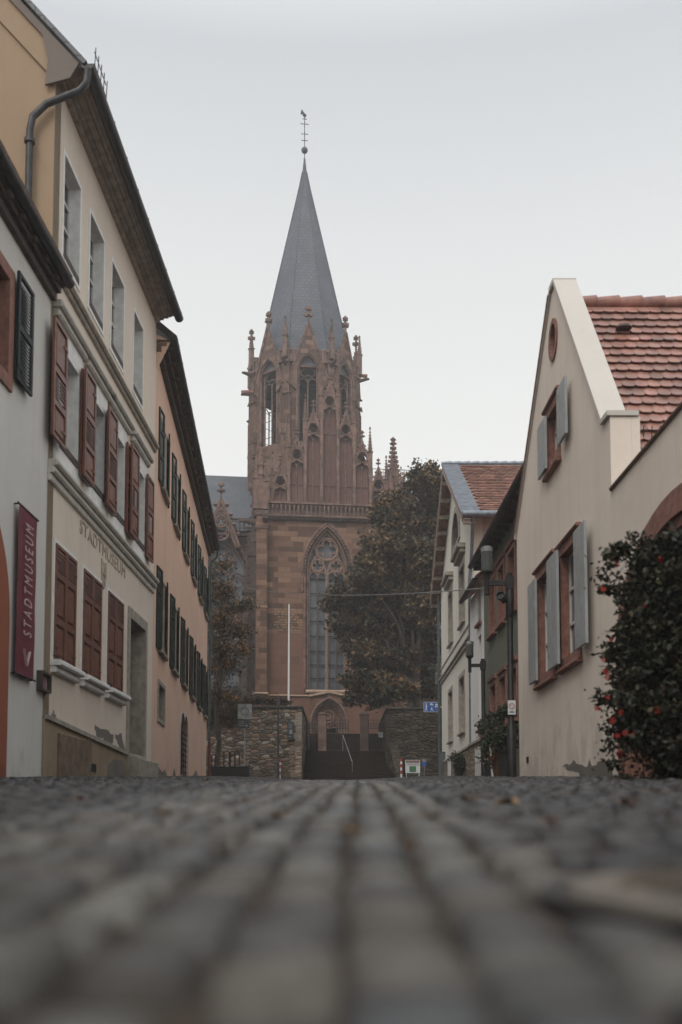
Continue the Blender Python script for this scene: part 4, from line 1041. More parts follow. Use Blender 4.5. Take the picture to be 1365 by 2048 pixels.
# ------------------------------------------------------------------ street furniture
def ground_at(px, Y):
    x = at(px, 1540, Y).x; return Vector((x, Y, gz(x, Y)))
def lamp(px, Y, ytop, yarm, xl_px, lant_top, lant_bot, stem_bot, label, scale=1.0):
    b = ground_at(px, Y); o = empty('street_lamp', b, 0, label, 'street lamp', 'glass cylinder street lamps on arms')
    zt = at(px, ytop, Y).z - b.z; za = at(px, yarm, Y).z - b.z; xl = at(xl_px, yarm, Y).x - b.x
    r = .055*scale
    s = MB(); s.lathe([(r*1.5,-.1),(r*1.5,.9),(r,.94),(r,zt),(0,zt+.01)], n=14); s.box(-r*1.3,r*1.3,-r*1.3,r*1.3,za-.12,za+.12); s.build('pole', M_iron, o, smooth=True)
    s = MB(); s.box(xl, 0, -.03*scale, .03*scale, za-.045*scale, za+.045*scale); s.build('arm', M_iron, o)
    l0 = at(xl_px, lant_bot, Y).z - b.z; l1 = at(xl_px, lant_top, Y).z - b.z; sb = at(xl_px, stem_bot, Y).z - b.z; rr = .105*scale
    s = MB(); s.lathe([(.045*scale,sb),(.045*scale,l0-.1),(.05*scale,l0-.08),(rr,l0-.02),(rr,l0),(0,l0+.01)], (xl,0,0), 14); ln = s.build('lantern', M_iron, o, smooth=True)
    s = MB(); s.lathe([(rr,l0+.005),(rr,l1-.1)], (xl,0,0), 18); s.lathe([(rr-.008,l0+.005),(rr-.008,l1-.1)], (xl,0,0), 18); s.build('glass', M_lglass, ln, smooth=True)
    s = MB(); s.lathe([(rr+.004,l1-.1),(rr+.004,l1-.01),(rr-.02,l1),(0,l1+.004)], (xl,0,0), 18); s.build('cap', M_signgrey, ln, smooth=True)
    s = MB(); s.lathe([(.035*scale,l0),(.035*scale,l0+(l1-l0)*.6),(.05*scale,l0+(l1-l0)*.62),(.05*scale,l1-.1)], (xl,0,0), 10); s.build('lamp_tube', M_signwhite, ln, smooth=True)
    return o, b, zt, za, xl
L1, b1, zt1, za1, xl1 = lamp(1024, 18.2, 1147, 1166, 974.5, 1094, 1143, 1190, 'tall black street lamp nearest the camera with a round spotlight on its pole')
L2, b2, zt2, za2, xl2 = lamp(968.5, 29.0, 1318, 1331, 940, 1283, 1312, 1345, 'black street lamp standing before the narrow white house', 1.1)
L3, b3, zt3, za3, xl3 = lamp(881, 47.2, 1350, 1376, 876.5, 1345, 1370, 1385, 'farthest street lamp at the corner of the pale gable house with the blue sign', 1.3)
s = MB(); zc = at(1005, 1198, 18.2).z - b1.z; s.box(-.19,-.02,-.03,.03,zc+.02,zc+.07); s.M = Matrix.Translation((-.16,-.1,zc)) @ Matrix.Rotation(R(70),4,'X') @ Matrix.Rotation(R(-25),4,'Y'); s.lathe([(.0,-.12),(.05,-.12),(.055,0),(.085,.05),(.085,.11),(.07,.11),(.065,.06),(0,.06)], n=14); s.build('spotlight', M_iron, L1, smooth=True)
s = MB(); s.lathe([(.062,zc-.35),(.075,zc-.32),(.075,zc+.15),(.062,zc+.18)], n=12); s.build('pole_clamp', M_iron, L1, smooth=True)
sn = empty('small_sign', b1 + Vector((0,-.075, at(1025,1430,18.2).z-b1.z)), 0, 'small white sign with a red ring on the nearest lamp pole', 'sign')
s = MB(); s.box(-.07,.07,-.01,.0,0,.26); s.build('board', M_signwhite, sn)
s = MB(); n=20
for (r1, r2) in ((.055,.042),):
    s.plate([(r1*math.cos(2*pi*k/n), .15+r1*math.sin(2*pi*k/n)) for k in range(n)], [[(r2*math.cos(2*pi*k/n), .15+r2*math.sin(2*pi*k/n)) for k in range(n)]], -.014, -.011)
s.bar((-.035,-.013,.185),(.035,-.013,.115),.012,.003); s.build('red_ring', M_red, sn)
s = MB(); s.box(-.045,.045,-.014,-.011,.035,.045); s.box(-.035,.035,-.014,-.011,.055,.065); s.build('text_lines', M_iron, sn)

# blue home-zone sign
zb_ = at(863.5, 1424, 47).z; p = at(863.5, 1424, 47)
bs = empty('home_zone_sign', (p.x, p.y, p.z), 0, 'blue rectangular home zone sign with white figures by the far lamp', 'sign')
w_ = at(879,1414,47).x-at(848,1414,47).x; h_ = at(863,1404,47).z-p.z
s = MB(); s.box(-w_/2,w_/2,0,.02,0,h_); s.box(w_/2-.02, w_/2+.25, .02,.05, h_*.45,h_*.55); s.build('board', M_signwhite, bs)
s = MB(); s.box(-w_/2+.018,w_/2-.018,-.006,-.001,.018,h_-.018); s.build('field', M_blue, bs)
s = MB(); y0_, y1_ = -.012, -.007
def disc(s, cx, cz, r, n=10): s.plate([(cx+r*math.cos(2*pi*k/n), cz+r*math.sin(2*pi*k/n)) for k in range(n)], (), y0_, y1_)
u_ = w_
disc(s, -.33*u_, .80*h_, .035); s.plate([(-.37*u_,.70*h_),(-.37*u_,.42*h_),(-.41*u_,.10*h_),(-.37*u_,.10*h_),(-.335*u_,.36*h_),(-.31*u_,.10*h_),(-.27*u_,.10*h_),(-.30*u_,.42*h_),(-.29*u_,.70*h_)], (), y0_, y1_)
s.bar((-.29*u_,-.01,.66*h_),(-.23*u_,-.01,.46*h_),.022,.005)
s.plate([(-.10*u_,.68*h_),(.12*u_,.68*h_),(.12*u_,.76*h_),(.07*u_,.78*h_),(.04*u_,.88*h_),(-.06*u_,.88*h_),(-.10*u_,.77*h_)], (), y0_, y1_)
disc(s, .02*u_, .44*h_, .026); s.plate([(-.02*u_,.38*h_),(-.07*u_,.12*h_),(-.04*u_,.12*h_),(.0,.26*h_),(.05*u_,.12*h_),(.08*u_,.12*h_),(.05*u_,.38*h_)], (), y0_, y1_); disc(s, .13*u_, .16*h_, .018)
s.bar((.08*u_,-.01,.62*h_),(.40*u_,-.01,.14*h_),.02,.005)
s.plate([(.24*u_,.48*h_),(.42*u_,.48*h_),(.42*u_,.74*h_),(.33*u_,.88*h_),(.24*u_,.74*h_)], [rect(.28*u_,.31*u_,.58*h_,.68*h_), rect(.35*u_,.38*u_,.58*h_,.68*h_)], y0_, y1_)
s.build('figures', M_signwhite, bs)

# bollards
def bollard(px, Y, label):
    b = ground_at(px, Y); o = empty('bollard', b, 0, label, 'bollard', 'red and white bollards at the foot of the steps')
    s = MB(); s.lathe([(.05,-.05),(.05,.93),(.035,.965),(0,.975)], n=14); p_ = s.build('post', M_white, o, smooth=True)
    s = MB()
    for z0_ in (.14+.04, .50, .80): s.lathe([(.0515,z0_),(.0515,z0_+.17)], n=14)
    s.build('red_bands', M_red, p_, smooth=True)
bollard(560, 49.5, 'red and white bollard left of the church steps'); bollard(803, 49.5, 'red and white bollard right of the church steps')

# bin beside the pale house
b = ground_at(886.5, 44.5); o = empty('utility_box', b, 0, 'slim blue grey utility box at the far corner of the pale gable house', 'utility box')
w_ = at(893,1530,44.5).x-at(880,1530,44.5).x; h_ = at(886,1506,44.5).z-b.z
s = MB(); s.bev(-w_/2,w_/2,-.12,.12,-.05,h_,.02); s.build('housing', M_bin, o); s = MB(); s.bev(-w_/2-.02,w_/2+.02,-.14,.14,h_+.002,h_+.05,.02); s.build('lid', M_bin, o)

# bike racks and low dark trough
tr = empty('low_planter', ground_at(461, 43.5), 0, 'low black trough in front of the rubble wall beneath the bike hoops', 'planter')
x0_ = at(423,1545,43.5).x-tr.location.x; x1_ = at(499,1545,43.5).x-tr.location.x; h_ = at(461,1535,43.5).z-tr.location.z
s = MB(); s.plate(rect(x0_,x1_,-.1,h_), (), -.2, .25); s.build('trough', M_potdark, tr)
s = MB(); s.bev(x0_-.02,x1_+.02,-.22,.27,h_+.002,h_+.04,.01); s.build('rim', M_potdark, tr)
for i, (a, b_) in enumerate(((423.5,431.5),(448,459),(461,469.5),(470.5,479))):
    p0 = at((a+b_)/2, 1536, 43.55); w_ = (at(b_,1520,43.55).x-at(a,1520,43.55).x)/2; z1_ = at(450,1504 if i else 1511,43.55).z - p0.z
    o = empty('bike_hoop', (p0.x, 43.55+.02, p0.z+.04), 0, 'black tubular bicycle hoop in the row before the rubble wall', 'bike rack', 'bicycle hoops')
    o['label'] = ['lone shorter black bicycle hoop left of the thin tree trunk', 'black bicycle hoop just right of the thin tree trunk', 'middle black bicycle hoop of the three beside the trunk', 'rightmost black bicycle hoop before the rubble wall'][i]
    pts = [(-w_,0,-.0)] + [(-w_*math.cos(a_*pi/8), 0, z1_-w_*1.0+w_*math.sin(a_*pi/8)) for a_ in range(9)] + [(w_,0,-.0)]
    s = MB(); s.tube(pts, .028, 8); s.build('hoop', M_iron, o, smooth=True)

# signs and posts before the left wall
Yw = 51.0
def post(name, px, ytop, Y, r, mat, label, cat, extra=None):
    b = ground_at(px, Y); o = empty(name, b, 0, label, cat); z1_ = at(px, ytop, Y).z - b.z
    s = MB(); s.lathe([(r,-.05),(r,z1_),(0,z1_+.01)], n=10); s.build('pole', mat, o, smooth=True); return o, b, z1_
o, b, z1_ = post('sign_post', 489.5, 1412, 48.5, .025, M_signgrey, 'thin grey post carrying a weathered square sign back at the wall', 'sign')
x0_ = at(476,1420,48.45).x-b.x; x1_ = at(504,1420,48.45).x-b.x; z0_ = at(489,1438,48.45).z-b.z; z1_ = at(489,1408,48.45).z-b.z
s = MB(); s.box(x0_,x1_,-.06,-.04,z0_,z1_); pb = s.build('board', simple('sign_board_weathered', (.26,.27,.26), .6, var=.3, scale=5), o)
s = MB()
for r1_, r2_ in ((.20,.17),): s.plate([(r1_*math.cos(2*pi*k/20), (z0_+z1_)/2+r1_*math.sin(2*pi*k/20)) for k in range(20)], [[(r2_*math.cos(2*pi*k/20), (z0_+z1_)/2+r2_*math.sin(2*pi*k/20)) for k in range(20)]], -.068, -.062)
s.bar((-.13,-.066,(z0_+z1_)/2+.13),(.13,-.066,(z0_+z1_)/2-.13),.04,.004); s.build('worn_symbol', M_gutter, pb)
x0_ = at(476,1450,48.45).x-b.x; x1_ = at(500,1450,48.45).x-b.x; z0_ = at(489,1456,48.45).z-b.z; z1_ = at(489,1439.5,48.45).z-b.z
s = MB(); s.box(x0_,x1_,-.07,-.035,z0_,z1_); lb = s.build('lower_panel', M_signdark, o); s = MB(); s.box(x1_-.2,x1_-.1,-.076,-.072,z0_+.06,z0_+.16)
for k in range(3): s.box(x0_+.06,x1_-.28,-.076,-.072,z1_-.1-k*.09,z1_-.08-k*.09)
s.build('marks', M_signgrey, lb)
o, b, z1_ = post('lamp_post', 556.5, 1396, 48.8, .05, M_gutter, 'slender dark lamp post in front of the rubble wall', 'post')
s = MB(); s.lathe([(.075,-.05),(.075,.8),(.05,.84)], n=10); s.box(-.09,.09,-.05,.05,z1_-.5,z1_-.02); s.build('head', M_gutter, o)
nb = empty('notice_board', (at(581.5,1480,50.3).x, 50.42, at(581,1479,50.3).z), 0, 'dark upright notice panel on the end of the rubble wall', 'notice board')
w_ = (at(588.5,1460,50.4).x-at(575.5,1460,50.4).x)/2; h_ = at(581,1443,50.4).z-nb.location.z
s = MB(); s.bev(-w_,w_,-.05,.05,0,h_,.01); pb = s.build('board', M_signdark, nb)
s = MB()
for k in range(3): s.box(-w_+.06,w_-.08,-.056,-.052,h_*.82-k*.07,h_*.82-k*.07+.02)
s.box(-w_*.4,w_*.5,-.056,-.052,h_*.3,h_*.55); s.box(-w_*.6,w_*.2,-.056,-.052,h_*.15,h_*.2); s.build('print', M_signgrey, pb)

# info board at the right wall
p = at(826, 1547, 50.0); ib = empty('info_board', (p.x, 50, gz(p.x,50)), 0, 'low white information board with a green emblem against the right hand stone wall', 'sign')
w_ = (at(841,1530,50).x-at(811.5,1530,50).x)/2; z0_ = at(826,1546,50).z-ib.location.z; z1_ = at(826,1520,50).z-ib.location.z
s = MB(); s.box(-w_,w_,0,.02,z0_,z1_); s.tube([(-w_+.05,.03,-.05),(-w_+.05,.03,z1_)],.02,6); s.tube([(w_-.05,.03,-.05),(w_-.05,.03,z1_)],.02,6); pb = s.build('board', M_signwhite, ib)
h_ = z1_-z0_
s = MB(); s.box(-w_+.03,w_-.03,-.006,-.002,z0_+h_*.78,z0_+h_*.97); s.build('header', simple('header_brown', (.20,.13,.10), .6), pb)
s = MB(); s.box(-w_+.05,w_-.05,-.006,-.002,z0_+h_*.68,z0_+h_*.71); s.box(-w_+.05,w_-.05,-.006,-.002,z0_+h_*.60,z0_+h_*.63); s.build('text_lines', M_signdark, pb)
s = MB(); s.plate(rect(-w_*.45,w_*.45,z0_+h_*.08,z0_+h_*.52), (), -.006, -.002); gb = s.build('green_emblem', M_signgreen, pb)
s = MB(); zc = z0_+h_*.3
for sg in (-1,1):
    for sz in (-1,1): s.bar((0,-.009,zc),(sg*w_*.3,-.009,zc+sz*h_*.16),.035,.003)
s.build('cross_mark', M_signwhite, gb)
p = at(849, 1540, 50.2); o = empty('blue_plate', (p.x, 50.2, gz(p.x,50.2)), 0, 'small blue and white plate on a short post beside the information board', 'sign')
h1 = at(849,1532,50.2).z-o.location.z; h2 = at(849,1520,50.2).z-o.location.z
s = MB(); s.box(-.1,.1,-.02,0,h1,h2-.1); s.build('blue_field', M_blue, o); s = MB(); s.box(-.1,.1,-.02,0,h2-.098,h2+.05); s.tube([(0,.015,-.05),(0,.015,h2)],.02,6); s.build('post', M_signgrey, o)

# flagpole on the terrace
p = at(577.8, 1412, 53.6); o = empty('flagpole', (p.x, 53.6, p.z-.6), 0, 'plain white flagpole rising behind the rubble wall', 'flagpole')
z1_ = at(577.8,1209,53.6).z - o.location.z
s = MB(); s.lathe([(.055,0),(.05,z1_*.5),(.035,z1_)], n=12); pf = s.build('pole', M_white, o, smooth=True)
s = MB(); s.lathe([(.0,-.0),(.05,.02),(.05,.07),(0,.09)], (0,0,z1_), 10); s.tube([(.06,-.01,1.0),(.05,-.01,z1_)], .006, 4); s.build('cap_and_halyard', M_signgrey, o)

# cable across the street
P0 = Vector((FC.O + FC.u*(LC+.02) - FC.i*.12)); P0.z = at(421,1160,P0.y).z
P1 = b1 + Vector((xl1, 0, at(975,1176,18.2).z-b1.z))
o = empty('street_cable', P0, 0, 'thin pale cable sagging across the street from the pink house to the nearest lamp', 'cable')
pts = []
for k in range(61):
    t_ = k/60; P = P0.lerp(P1, t_); pts.append((P.x, P.y, P.z, t_))
# drop that puts the belly where the photograph shows it
sag = 0
Pm = P0.lerp(P1, .5); q_ = at(700, 1190, 0.0) if False else None
cands = [(t_, P0.lerp(P1, t_)) for t_ in [k/60 for k in range(61)]]
best = min(cands, key=lambda c: abs((682.5 + F_PX*c[1].x/(c[1].y*CP + c[1].z*SP)) - 700))
tgt = at(700, 1190.5, best[1].y).z; sag = (best[1].z - tgt)/(4*best[0]*(1-best[0])); print('cable', P0, P1, best[0], sag)
s = MB(); s.tube([(x-P0.x, y-P0.y, z-P0.z-sag*4*t_*(1-t_)) for x,y,z,t_ in pts], .011, 6); s.build('wire', M_signgrey, o, smooth=True)

# manhole cover and leaves
o = empty('manhole_cover', (.47, 1.16, gz(.47,1.16)), 0, 'round worn metal cover let into the cobbles close to the camera', 'manhole cover')
o.rotation_euler = (math.atan(gz(.47,1.26)-gz(.47,1.06))/.2 if False else math.atan((gz(.47,1.26)-gz(.47,1.06))/.2), 0, 0)
s = MB(); s.lathe([(.235,-.03),(.235,.003),(.215,.003),(.212,.0)], n=48); s.build('rim', M_iron, o, smooth=True)
s = MB(); s.lathe([(0,.014),(.17,.014),(.205,.010),(.209,.002)], n=48)
cv = s.build('lid', simple('cover_worn', (.12,.10,.08), .42, metal=.2, var=.3, scale=14, bump=.3), o, smooth=True)
s = MB()
for k in range(-3,4): s.box(-.15+abs(k)*.02,.15-abs(k)*.02,k*.045-.006,k*.045+.006,.012,.019)
s.build('ribs', MATS['cover_worn'], o)
# ------------------------------------------------------------------ church
FH = Frame(-.92, 68.0, 6.7)
def chz(py, y=0.0, px=656): return FH.z(px, py, y)
def chx(px, py, y=0.0): return FH.x(px, py, y)
ZC0 = 3.6
CH = thing_frame('gothic_church', FH, ZC0, 'red sandstone gothic church with stepped gable and slate spired octagonal tower', 'church')
S3 = 1.0
xL = chx(533, 1200); xR = chx(779, 1200); print('church', xL, xR, chz(1385), chz(1040))
xR = -xL*1.0 if abs(xR+xL) > 1.0 else xR
zco = chz(1040); wz0 = chz(1380); wzt = chz(1067); wx0, wx1 = chx(620.5,1300), chx(689.5,1300); wc = (wx0+wx1)/2; ww = wx1-wx0
zspw = chz(1141)
big = arch(wc, ww+.7, wz0, zspw, wzt+.5, 14)
pz0 = chz(1478); pzs = chz(1447); pzt = chz(1396); pw = chx(694,1445)-chx(622,1445); pc = (chx(694,1445)+chx(622,1445))/2
port = arch(pc, pw*.92, 5.0, pzs, pzt-.1, 12)
s = MB(); s.plate(rect(xL, xR, ZC0, zco), [big, port], 0, 1.1)
s.build('transept_wall', M_church, CH)
zpl = chz(1268)
# buttresses at the corners (stepped)
def buttress(x0, x1, yf, label=None):
    s = MB(); zz = [ZC0, chz(1395), chz(1215), chz(1060), chz(1044)]
    s.box(x0, x1, -yf, 0, ZC0, zz[1]); 
    def stage(ya, yb, za, zb, zs):
        s.box(x0+.05, x1-.05, -ya, 0, za, zb)
        s.add([(x0+.02,-ya-.06,zb),(x1-.02,-ya-.06,zb),(x1-.02,0,zb),(x0+.02,0,zb),(x0+.02,-yb,zb+zs),(x1-.02,-yb,zb+zs)], [(0,1,5,4),(1,2,5),(0,4,3),(0,3,2,1),(3,4,5,2)])
    stage(yf*.85, yf*.6, zz[1]+.05, zz[2]-.3, .35); stage(yf*.6, yf*.35, zz[2]+.0, zz[3]-.2, .5)
    s.box(x0+.05, x1-.05, -yf*.35, 0, zz[3], zco-.02)
    return s.build('buttress', M_church, CH)
buttress(chx(511,1300,-.8), chx(531,1300,-.8)+.15, 1.0); buttress(xR+.02, xR+1.0, 1.0)
s = MB(); x0_, x1_ = chx(508,1390,-1.0), xR+1.15
zb_ = chz(1391,0)
s.bev(x0_, pc-pw*.55, -.16, 0, zb_-.12, zb_, .05); s.bev(pc+pw*.55, x1_, -.16, 0, zb_-.12, zb_, .05); s.bev(x0_-.05, chx(531,1300,-.8)+.22, -1.1, 0, zb_-.12, zb_+.02, .05); s.bev(xR, x1_, -1.1, 0, zb_-.12, zb_+.02, .05)
for sg in (-1,1): s.bar((pc+sg*pw*.56,-.1,zb_-.05),(pc+sg*.02,-.1,chz(1384)),.16,.14)
s.build('base_moulding', M_mould, CH)
for a_, b_, c_, d_, y_ in ((xL+.02, wc-ww*.66, chz(1388), zpl, -.015), (wc+ww*.66, xR-.02, chz(1388), zpl, -.015), (xL+.02, pc-pw*.52, ZC0, zb_-.13, -.03), (pc+pw*.52, xR-.02, ZC0, zb_-.13, -.03)):
    s = MB(); s.plate(rect(a_, b_, c_, d_), (), y_, -.002); s.build('smooth_facing', M_churchplain, CH)

def arch_line(cx, w, zs, za, y, n=14, z0=None):
    a = arch(cx, w, zs, zs, za, n); P = [(p[0], y, p[1]) for p in a[1:]] + [(cx-w/2, y, zs)]
    P = [(p[0], y, p[1]) for p in a[2:]]
    if z0 is not None: P = [(cx+w/2, y, z0)] + P + [(cx-w/2, y, z0)]
    return P
def ring(s, cx, cz, r, y, t, n=20): s.tube([(cx+r*math.cos(2*pi*k/n), y, cz+r*math.sin(2*pi*k/n)) for k in range(n)], t, 6, closed=True)
def foil(s, cx, cz, r, y, t, k=4, a0=0.0, n=7):
    "open foils inside a ring of radius r"
    q = r*.5/(1+.5*0); rr = r*math.sin(pi/k)/(1+math.sin(pi/k)); d = r - rr
    for j in range(k):
        a = a0 + 2*pi*j/k; c = (cx+d*math.cos(a), cz+d*math.sin(a)); h = pi/2 + pi/k*.9
        s.tube([(c[0]+rr*math.cos(a-h+2*h*m/n), y, c[1]+rr*math.sin(a-h+2*h*m/n)) for m in range(n+1)], t, 5)

# great window
s = MB(); s.tube(arch_line(wc, ww+.75, zspw, wzt+.52, -.02, 14, wz0), .09, 8); s.tube(arch_line(wc, ww+1.1, zspw, wzt+.72, -.05, 14, zspw-1.5), .08, 8)
for r_, y_ in ((ww+.36,.15),(ww+.20,.35)): s.tube(arch_line(wc, r_, zspw, wzt+(r_-ww)*.85, y_, 14, wz0), .08, 8)
W_ = s.build('great_window', M_carve, CH, smooth=True)
s = MB(); y_ = -.04    # leaf carving in the arch
al = arch_line(wc, ww+.85, zspw-.2, wzt+.65, y_, 16)
for p_ in al: s.M = Matrix.Translation(p_) @ Matrix.Scale(.12, 4); s.lathe([(0,-1),(.8,-.5),(1,.2),(.5,.8),(0,1)], n=6)
s.M = None; s.build('leaf_carving', M_carvedk, W_)
s = MB(); yt = .38
cxr, czr = wc, chz(1100,.38); R1 = (chx(678,1097,.5)-chx(634,1097,.5))/2
ring(s, cxr, czr, R1, yt, .095); foil(s, cxr, czr, R1*.92, yt, .07, 4, pi/2)
for sg in (-1,1):
    cx2 = wc+sg*ww*.27; cz2 = chz(1133,.5); R2 = R1*.56; ring(s, cx2, cz2, R2, yt, .08); foil(s, cx2, cz2, R2*.9, yt, .055, 4, pi/2)
    s.tube(arch_line(cx2, ww*.5, chz(1155,.5), chz(1112,.5), yt, 10, wz0), .075, 6)
    for s2 in (-1,1): s.tube(arch_line(cx2+s2*ww*.125, ww*.25, chz(1157,.5), chz(1145,.5), yt, 8, wz0), .06, 6)
s.tube([(wc,yt,wz0),(wc,yt,chz(1150))], .10, 6); s.tube(arch_line(wc, ww*1.1, zspw, wzt+.1, yt, 14, wz0), .1, 6)
s.build('tracery', M_tracery, W_, smooth=True)
s = MB(); s.plate(arch(wc, ww+.3, wz0, zspw, wzt+.3, 14), (), .7, .74); s.build('glazing', M_cglass, W_)
s = MB(); k = 0; z_ = wz0+.05; bars = [chz(p_, .5) for p_ in (1357,1330,1303,1273,1243,1216,1188,1158)]
for z_ in bars: s.box(wc-ww/2, wc+ww/2, .56, .60, z_-.035, z_+.035)
s.build('saddle_bars', M_iron, W_)
s = MB(); s.bev(wc-ww/2-.3, wc+ww/2+.3, -.12, .6, wz0-.22, wz0-.002, .06); s.build('sill', M_mould, W_)
# portal
s = MB()
for k in range(5):
    w_ = pw*(1-.12*k); s.tube(arch_line(pc, w_, pzs, pzt-.13*k*pw/2.6, -.05+.2*k, 14, 5.0), .09, 8)
Po = s.build('portal', M_carve, CH, smooth=True)
s = MB(); s.plate(arch(pc, pw*.9, 5.0, pzs, pzt-.12, 12), [rect(pc-pw*.3, pc+pw*.3, 5.001, pzs-.3)], .5, .9); s.build('tympanum', M_churchplain, Po)
s = MB(); ring(s, pc, pzs+.5, .42, .47, .07); ring(s, pc, pzs+.5, .2, .47, .05); s.tube(arch_line(pc-pw*.16, pw*.3, pzs-.35, pzs, .47, 8), .06, 6); s.tube(arch_line(pc+pw*.16, pw*.3, pzs-.35, pzs, .47, 8), .06, 6); s.build('portal_tracery', M_tracery, Po)
s = MB(); s.box(pc-pw*.32, pc+pw*.32, .95, 1.05, 5.0, pzs-.2)
for k in range(6): s.box(pc-pw*.3+k*pw*.1, pc-pw*.3+k*pw*.1+.02, .93, .951, 5.0, pzs-.3)
s.build('door', M_soffit, Po)

def finial(s, x, y, z, h):
    "cross-shaped leaf finial of height h"
    w = h*.075; s.box(x-w*.6, x+w*.6, y-w*.6, y+w*.6, z, z+h*.8)
    for zz, q in ((z+h*.42,.18),(z+h*.72,.12)):
        s.box(x-h*q, x+h*q, y-w*.8, y+w*.8, zz, zz+h*.13); s.box(x-w*.8, x+w*.8, y-h*q, y+h*q, zz, zz+h*.13)
        for sg in (-1,1): s.lathe([(0,-.06*h),(.07*h,0),(0,.08*h)], (x+sg*h*q, y, zz+.07*h), 5)
    s.lathe([(w*.6,0),(h*.09,h*.06),(h*.05,h*.14),(0,h*.18)], (x,y,z+h*.8), 6)
def pinnacle(s, x, y, z0, z1, w, cro=6):
    zs = z0 + (z1-z0)*.5; s.box(x-w/2, x+w/2, y-w/2, y+w/2, z0, zs)
    s.box(x-w*.65, x+w*.65, y-w*.65, y+w*.65, zs, zs+w*.25)
    zt = z1 - w*.7
    s.lathe([(w*.62, zs+w*.25),(w*.08, zt)], (x,y,0), 4, pi/4)
    for k in range(1, cro):
        q = k/cro; rr = w*.5*(1-q)+w*.1; zz = zs+w*.25+(zt-zs-w*.25)*q
        for sg in (-1,1): s.box(x+sg*rr-w*.09, x+sg*rr+w*.09, y-w*.09, y+w*.09, zz, zz+w*.2); s.box(x-w*.09, x+w*.09, y+sg*rr-w*.09, y+sg*rr+w*.09, zz, zz+w*.2)
    s.lathe([(0,zt-w*.1),(w*.32,zt+w*.1),(w*.12,zt+w*.25),(w*.25,zt+w*.45),(0,z1)], (x,y,0), 6)

# cornice, balustrade
s = MB(); s.bev(chx(508,1036,-.6), xR+1.1, -.35, 0, zco, zco+.16, .06); s.bev(xL-.4, xR+1.0, -.22, 0, zco-.16, zco-.002, .06); 
for k in range(40): s.box(xL+k*(xR-xL)/40, xL+k*(xR-xL)/40+.1, -.3, -.2, zco-.1, zco-.001)
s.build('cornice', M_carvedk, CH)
zba0, zba1 = zco+.16, chz(1008)
s = MB(); s.box(xL+.1, xR-.1, -.26, -.08, zba1-.14, zba1); s.box(xL+.1, xR-.1, -.26, -.08, zba0, zba0+.08)
n_ = 28; w_ = (xR-xL-.2)/n_
for k in range(n_):
    x0_ = xL+.1+k*w_; s.box(x0_-.03, x0_+.03, -.22, -.12, zba0, zba1-.1)
    s.tube(arch_line(x0_+w_/2, w_*.8, zba1-.45, zba1-.18, -.17, 4), .03, 4); ring(s, x0_+w_/2, zba0+.22, w_*.3, -.17, .025, 8)
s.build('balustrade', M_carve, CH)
s = MB(); s.box(xL+.1, xR-.1, -.05, -.02, zba0+.01, zba1-.05); s.build('balustrade_shade', M_soffit, CH)  # added dark plate stands in for the deep shade behind the balusters
# corner piers above the cornice, with statuary and gargoyles
for (xa_, xb_, top) in ((chx(512,1000,-.3), chx(531,1000,-.3), 908), (xR+.1, xR+.95, 930)):
    s = MB(); zt = chz(972); s.box(xa_, xb_, -.35, .8, zco+.16, zt)
    for k in range(3):
        xx = xa_ + (xb_-xa_)*k/2; pinnacle(s, xx, -.3, zco+.5, chz(top+ (0,-14,10)[k]), .32)
    pinnacle(s, (xa_+xb_)/2, .4, zt-.5, chz(top-20,.4), .45)
    for k in range(2): 
        xx = xa_ + (xb_-xa_)*(k+.5)/2; s.tube(arch_line(xx, .35, zt-.6, zt-.2, -.38, 6, zco+.8), .04, 5)
    s.build('corner_pier', M_carve, CH)
for xx, d_ in ((chx(533,1050,-.5)-.1, -1), (xR+.5, 1)):
    s = MB(); z_ = chz(1048)
    s.tube([(xx,-.3,z_),(xx,-.8,z_+.05),(xx+d_*.03,-1.15,z_+.1)], [.2,.17,.1], 8); s.box(xx-.2,xx+.2,-1.2,-1.05,z_-.1,z_+.2); s.build('gargoyle', M_carvedk, CH, smooth=True)
s = MB(); z_ = chz(1050); xx = chx(511,1050,-.3); s.tube([(xx,0,z_),(xx-.6,-.1,z_+.06),(xx-1.1,-.15,z_+.03)], [.22,.16,.08], 8); s.build('gargoyle', M_carvedk, CH, smooth=True)

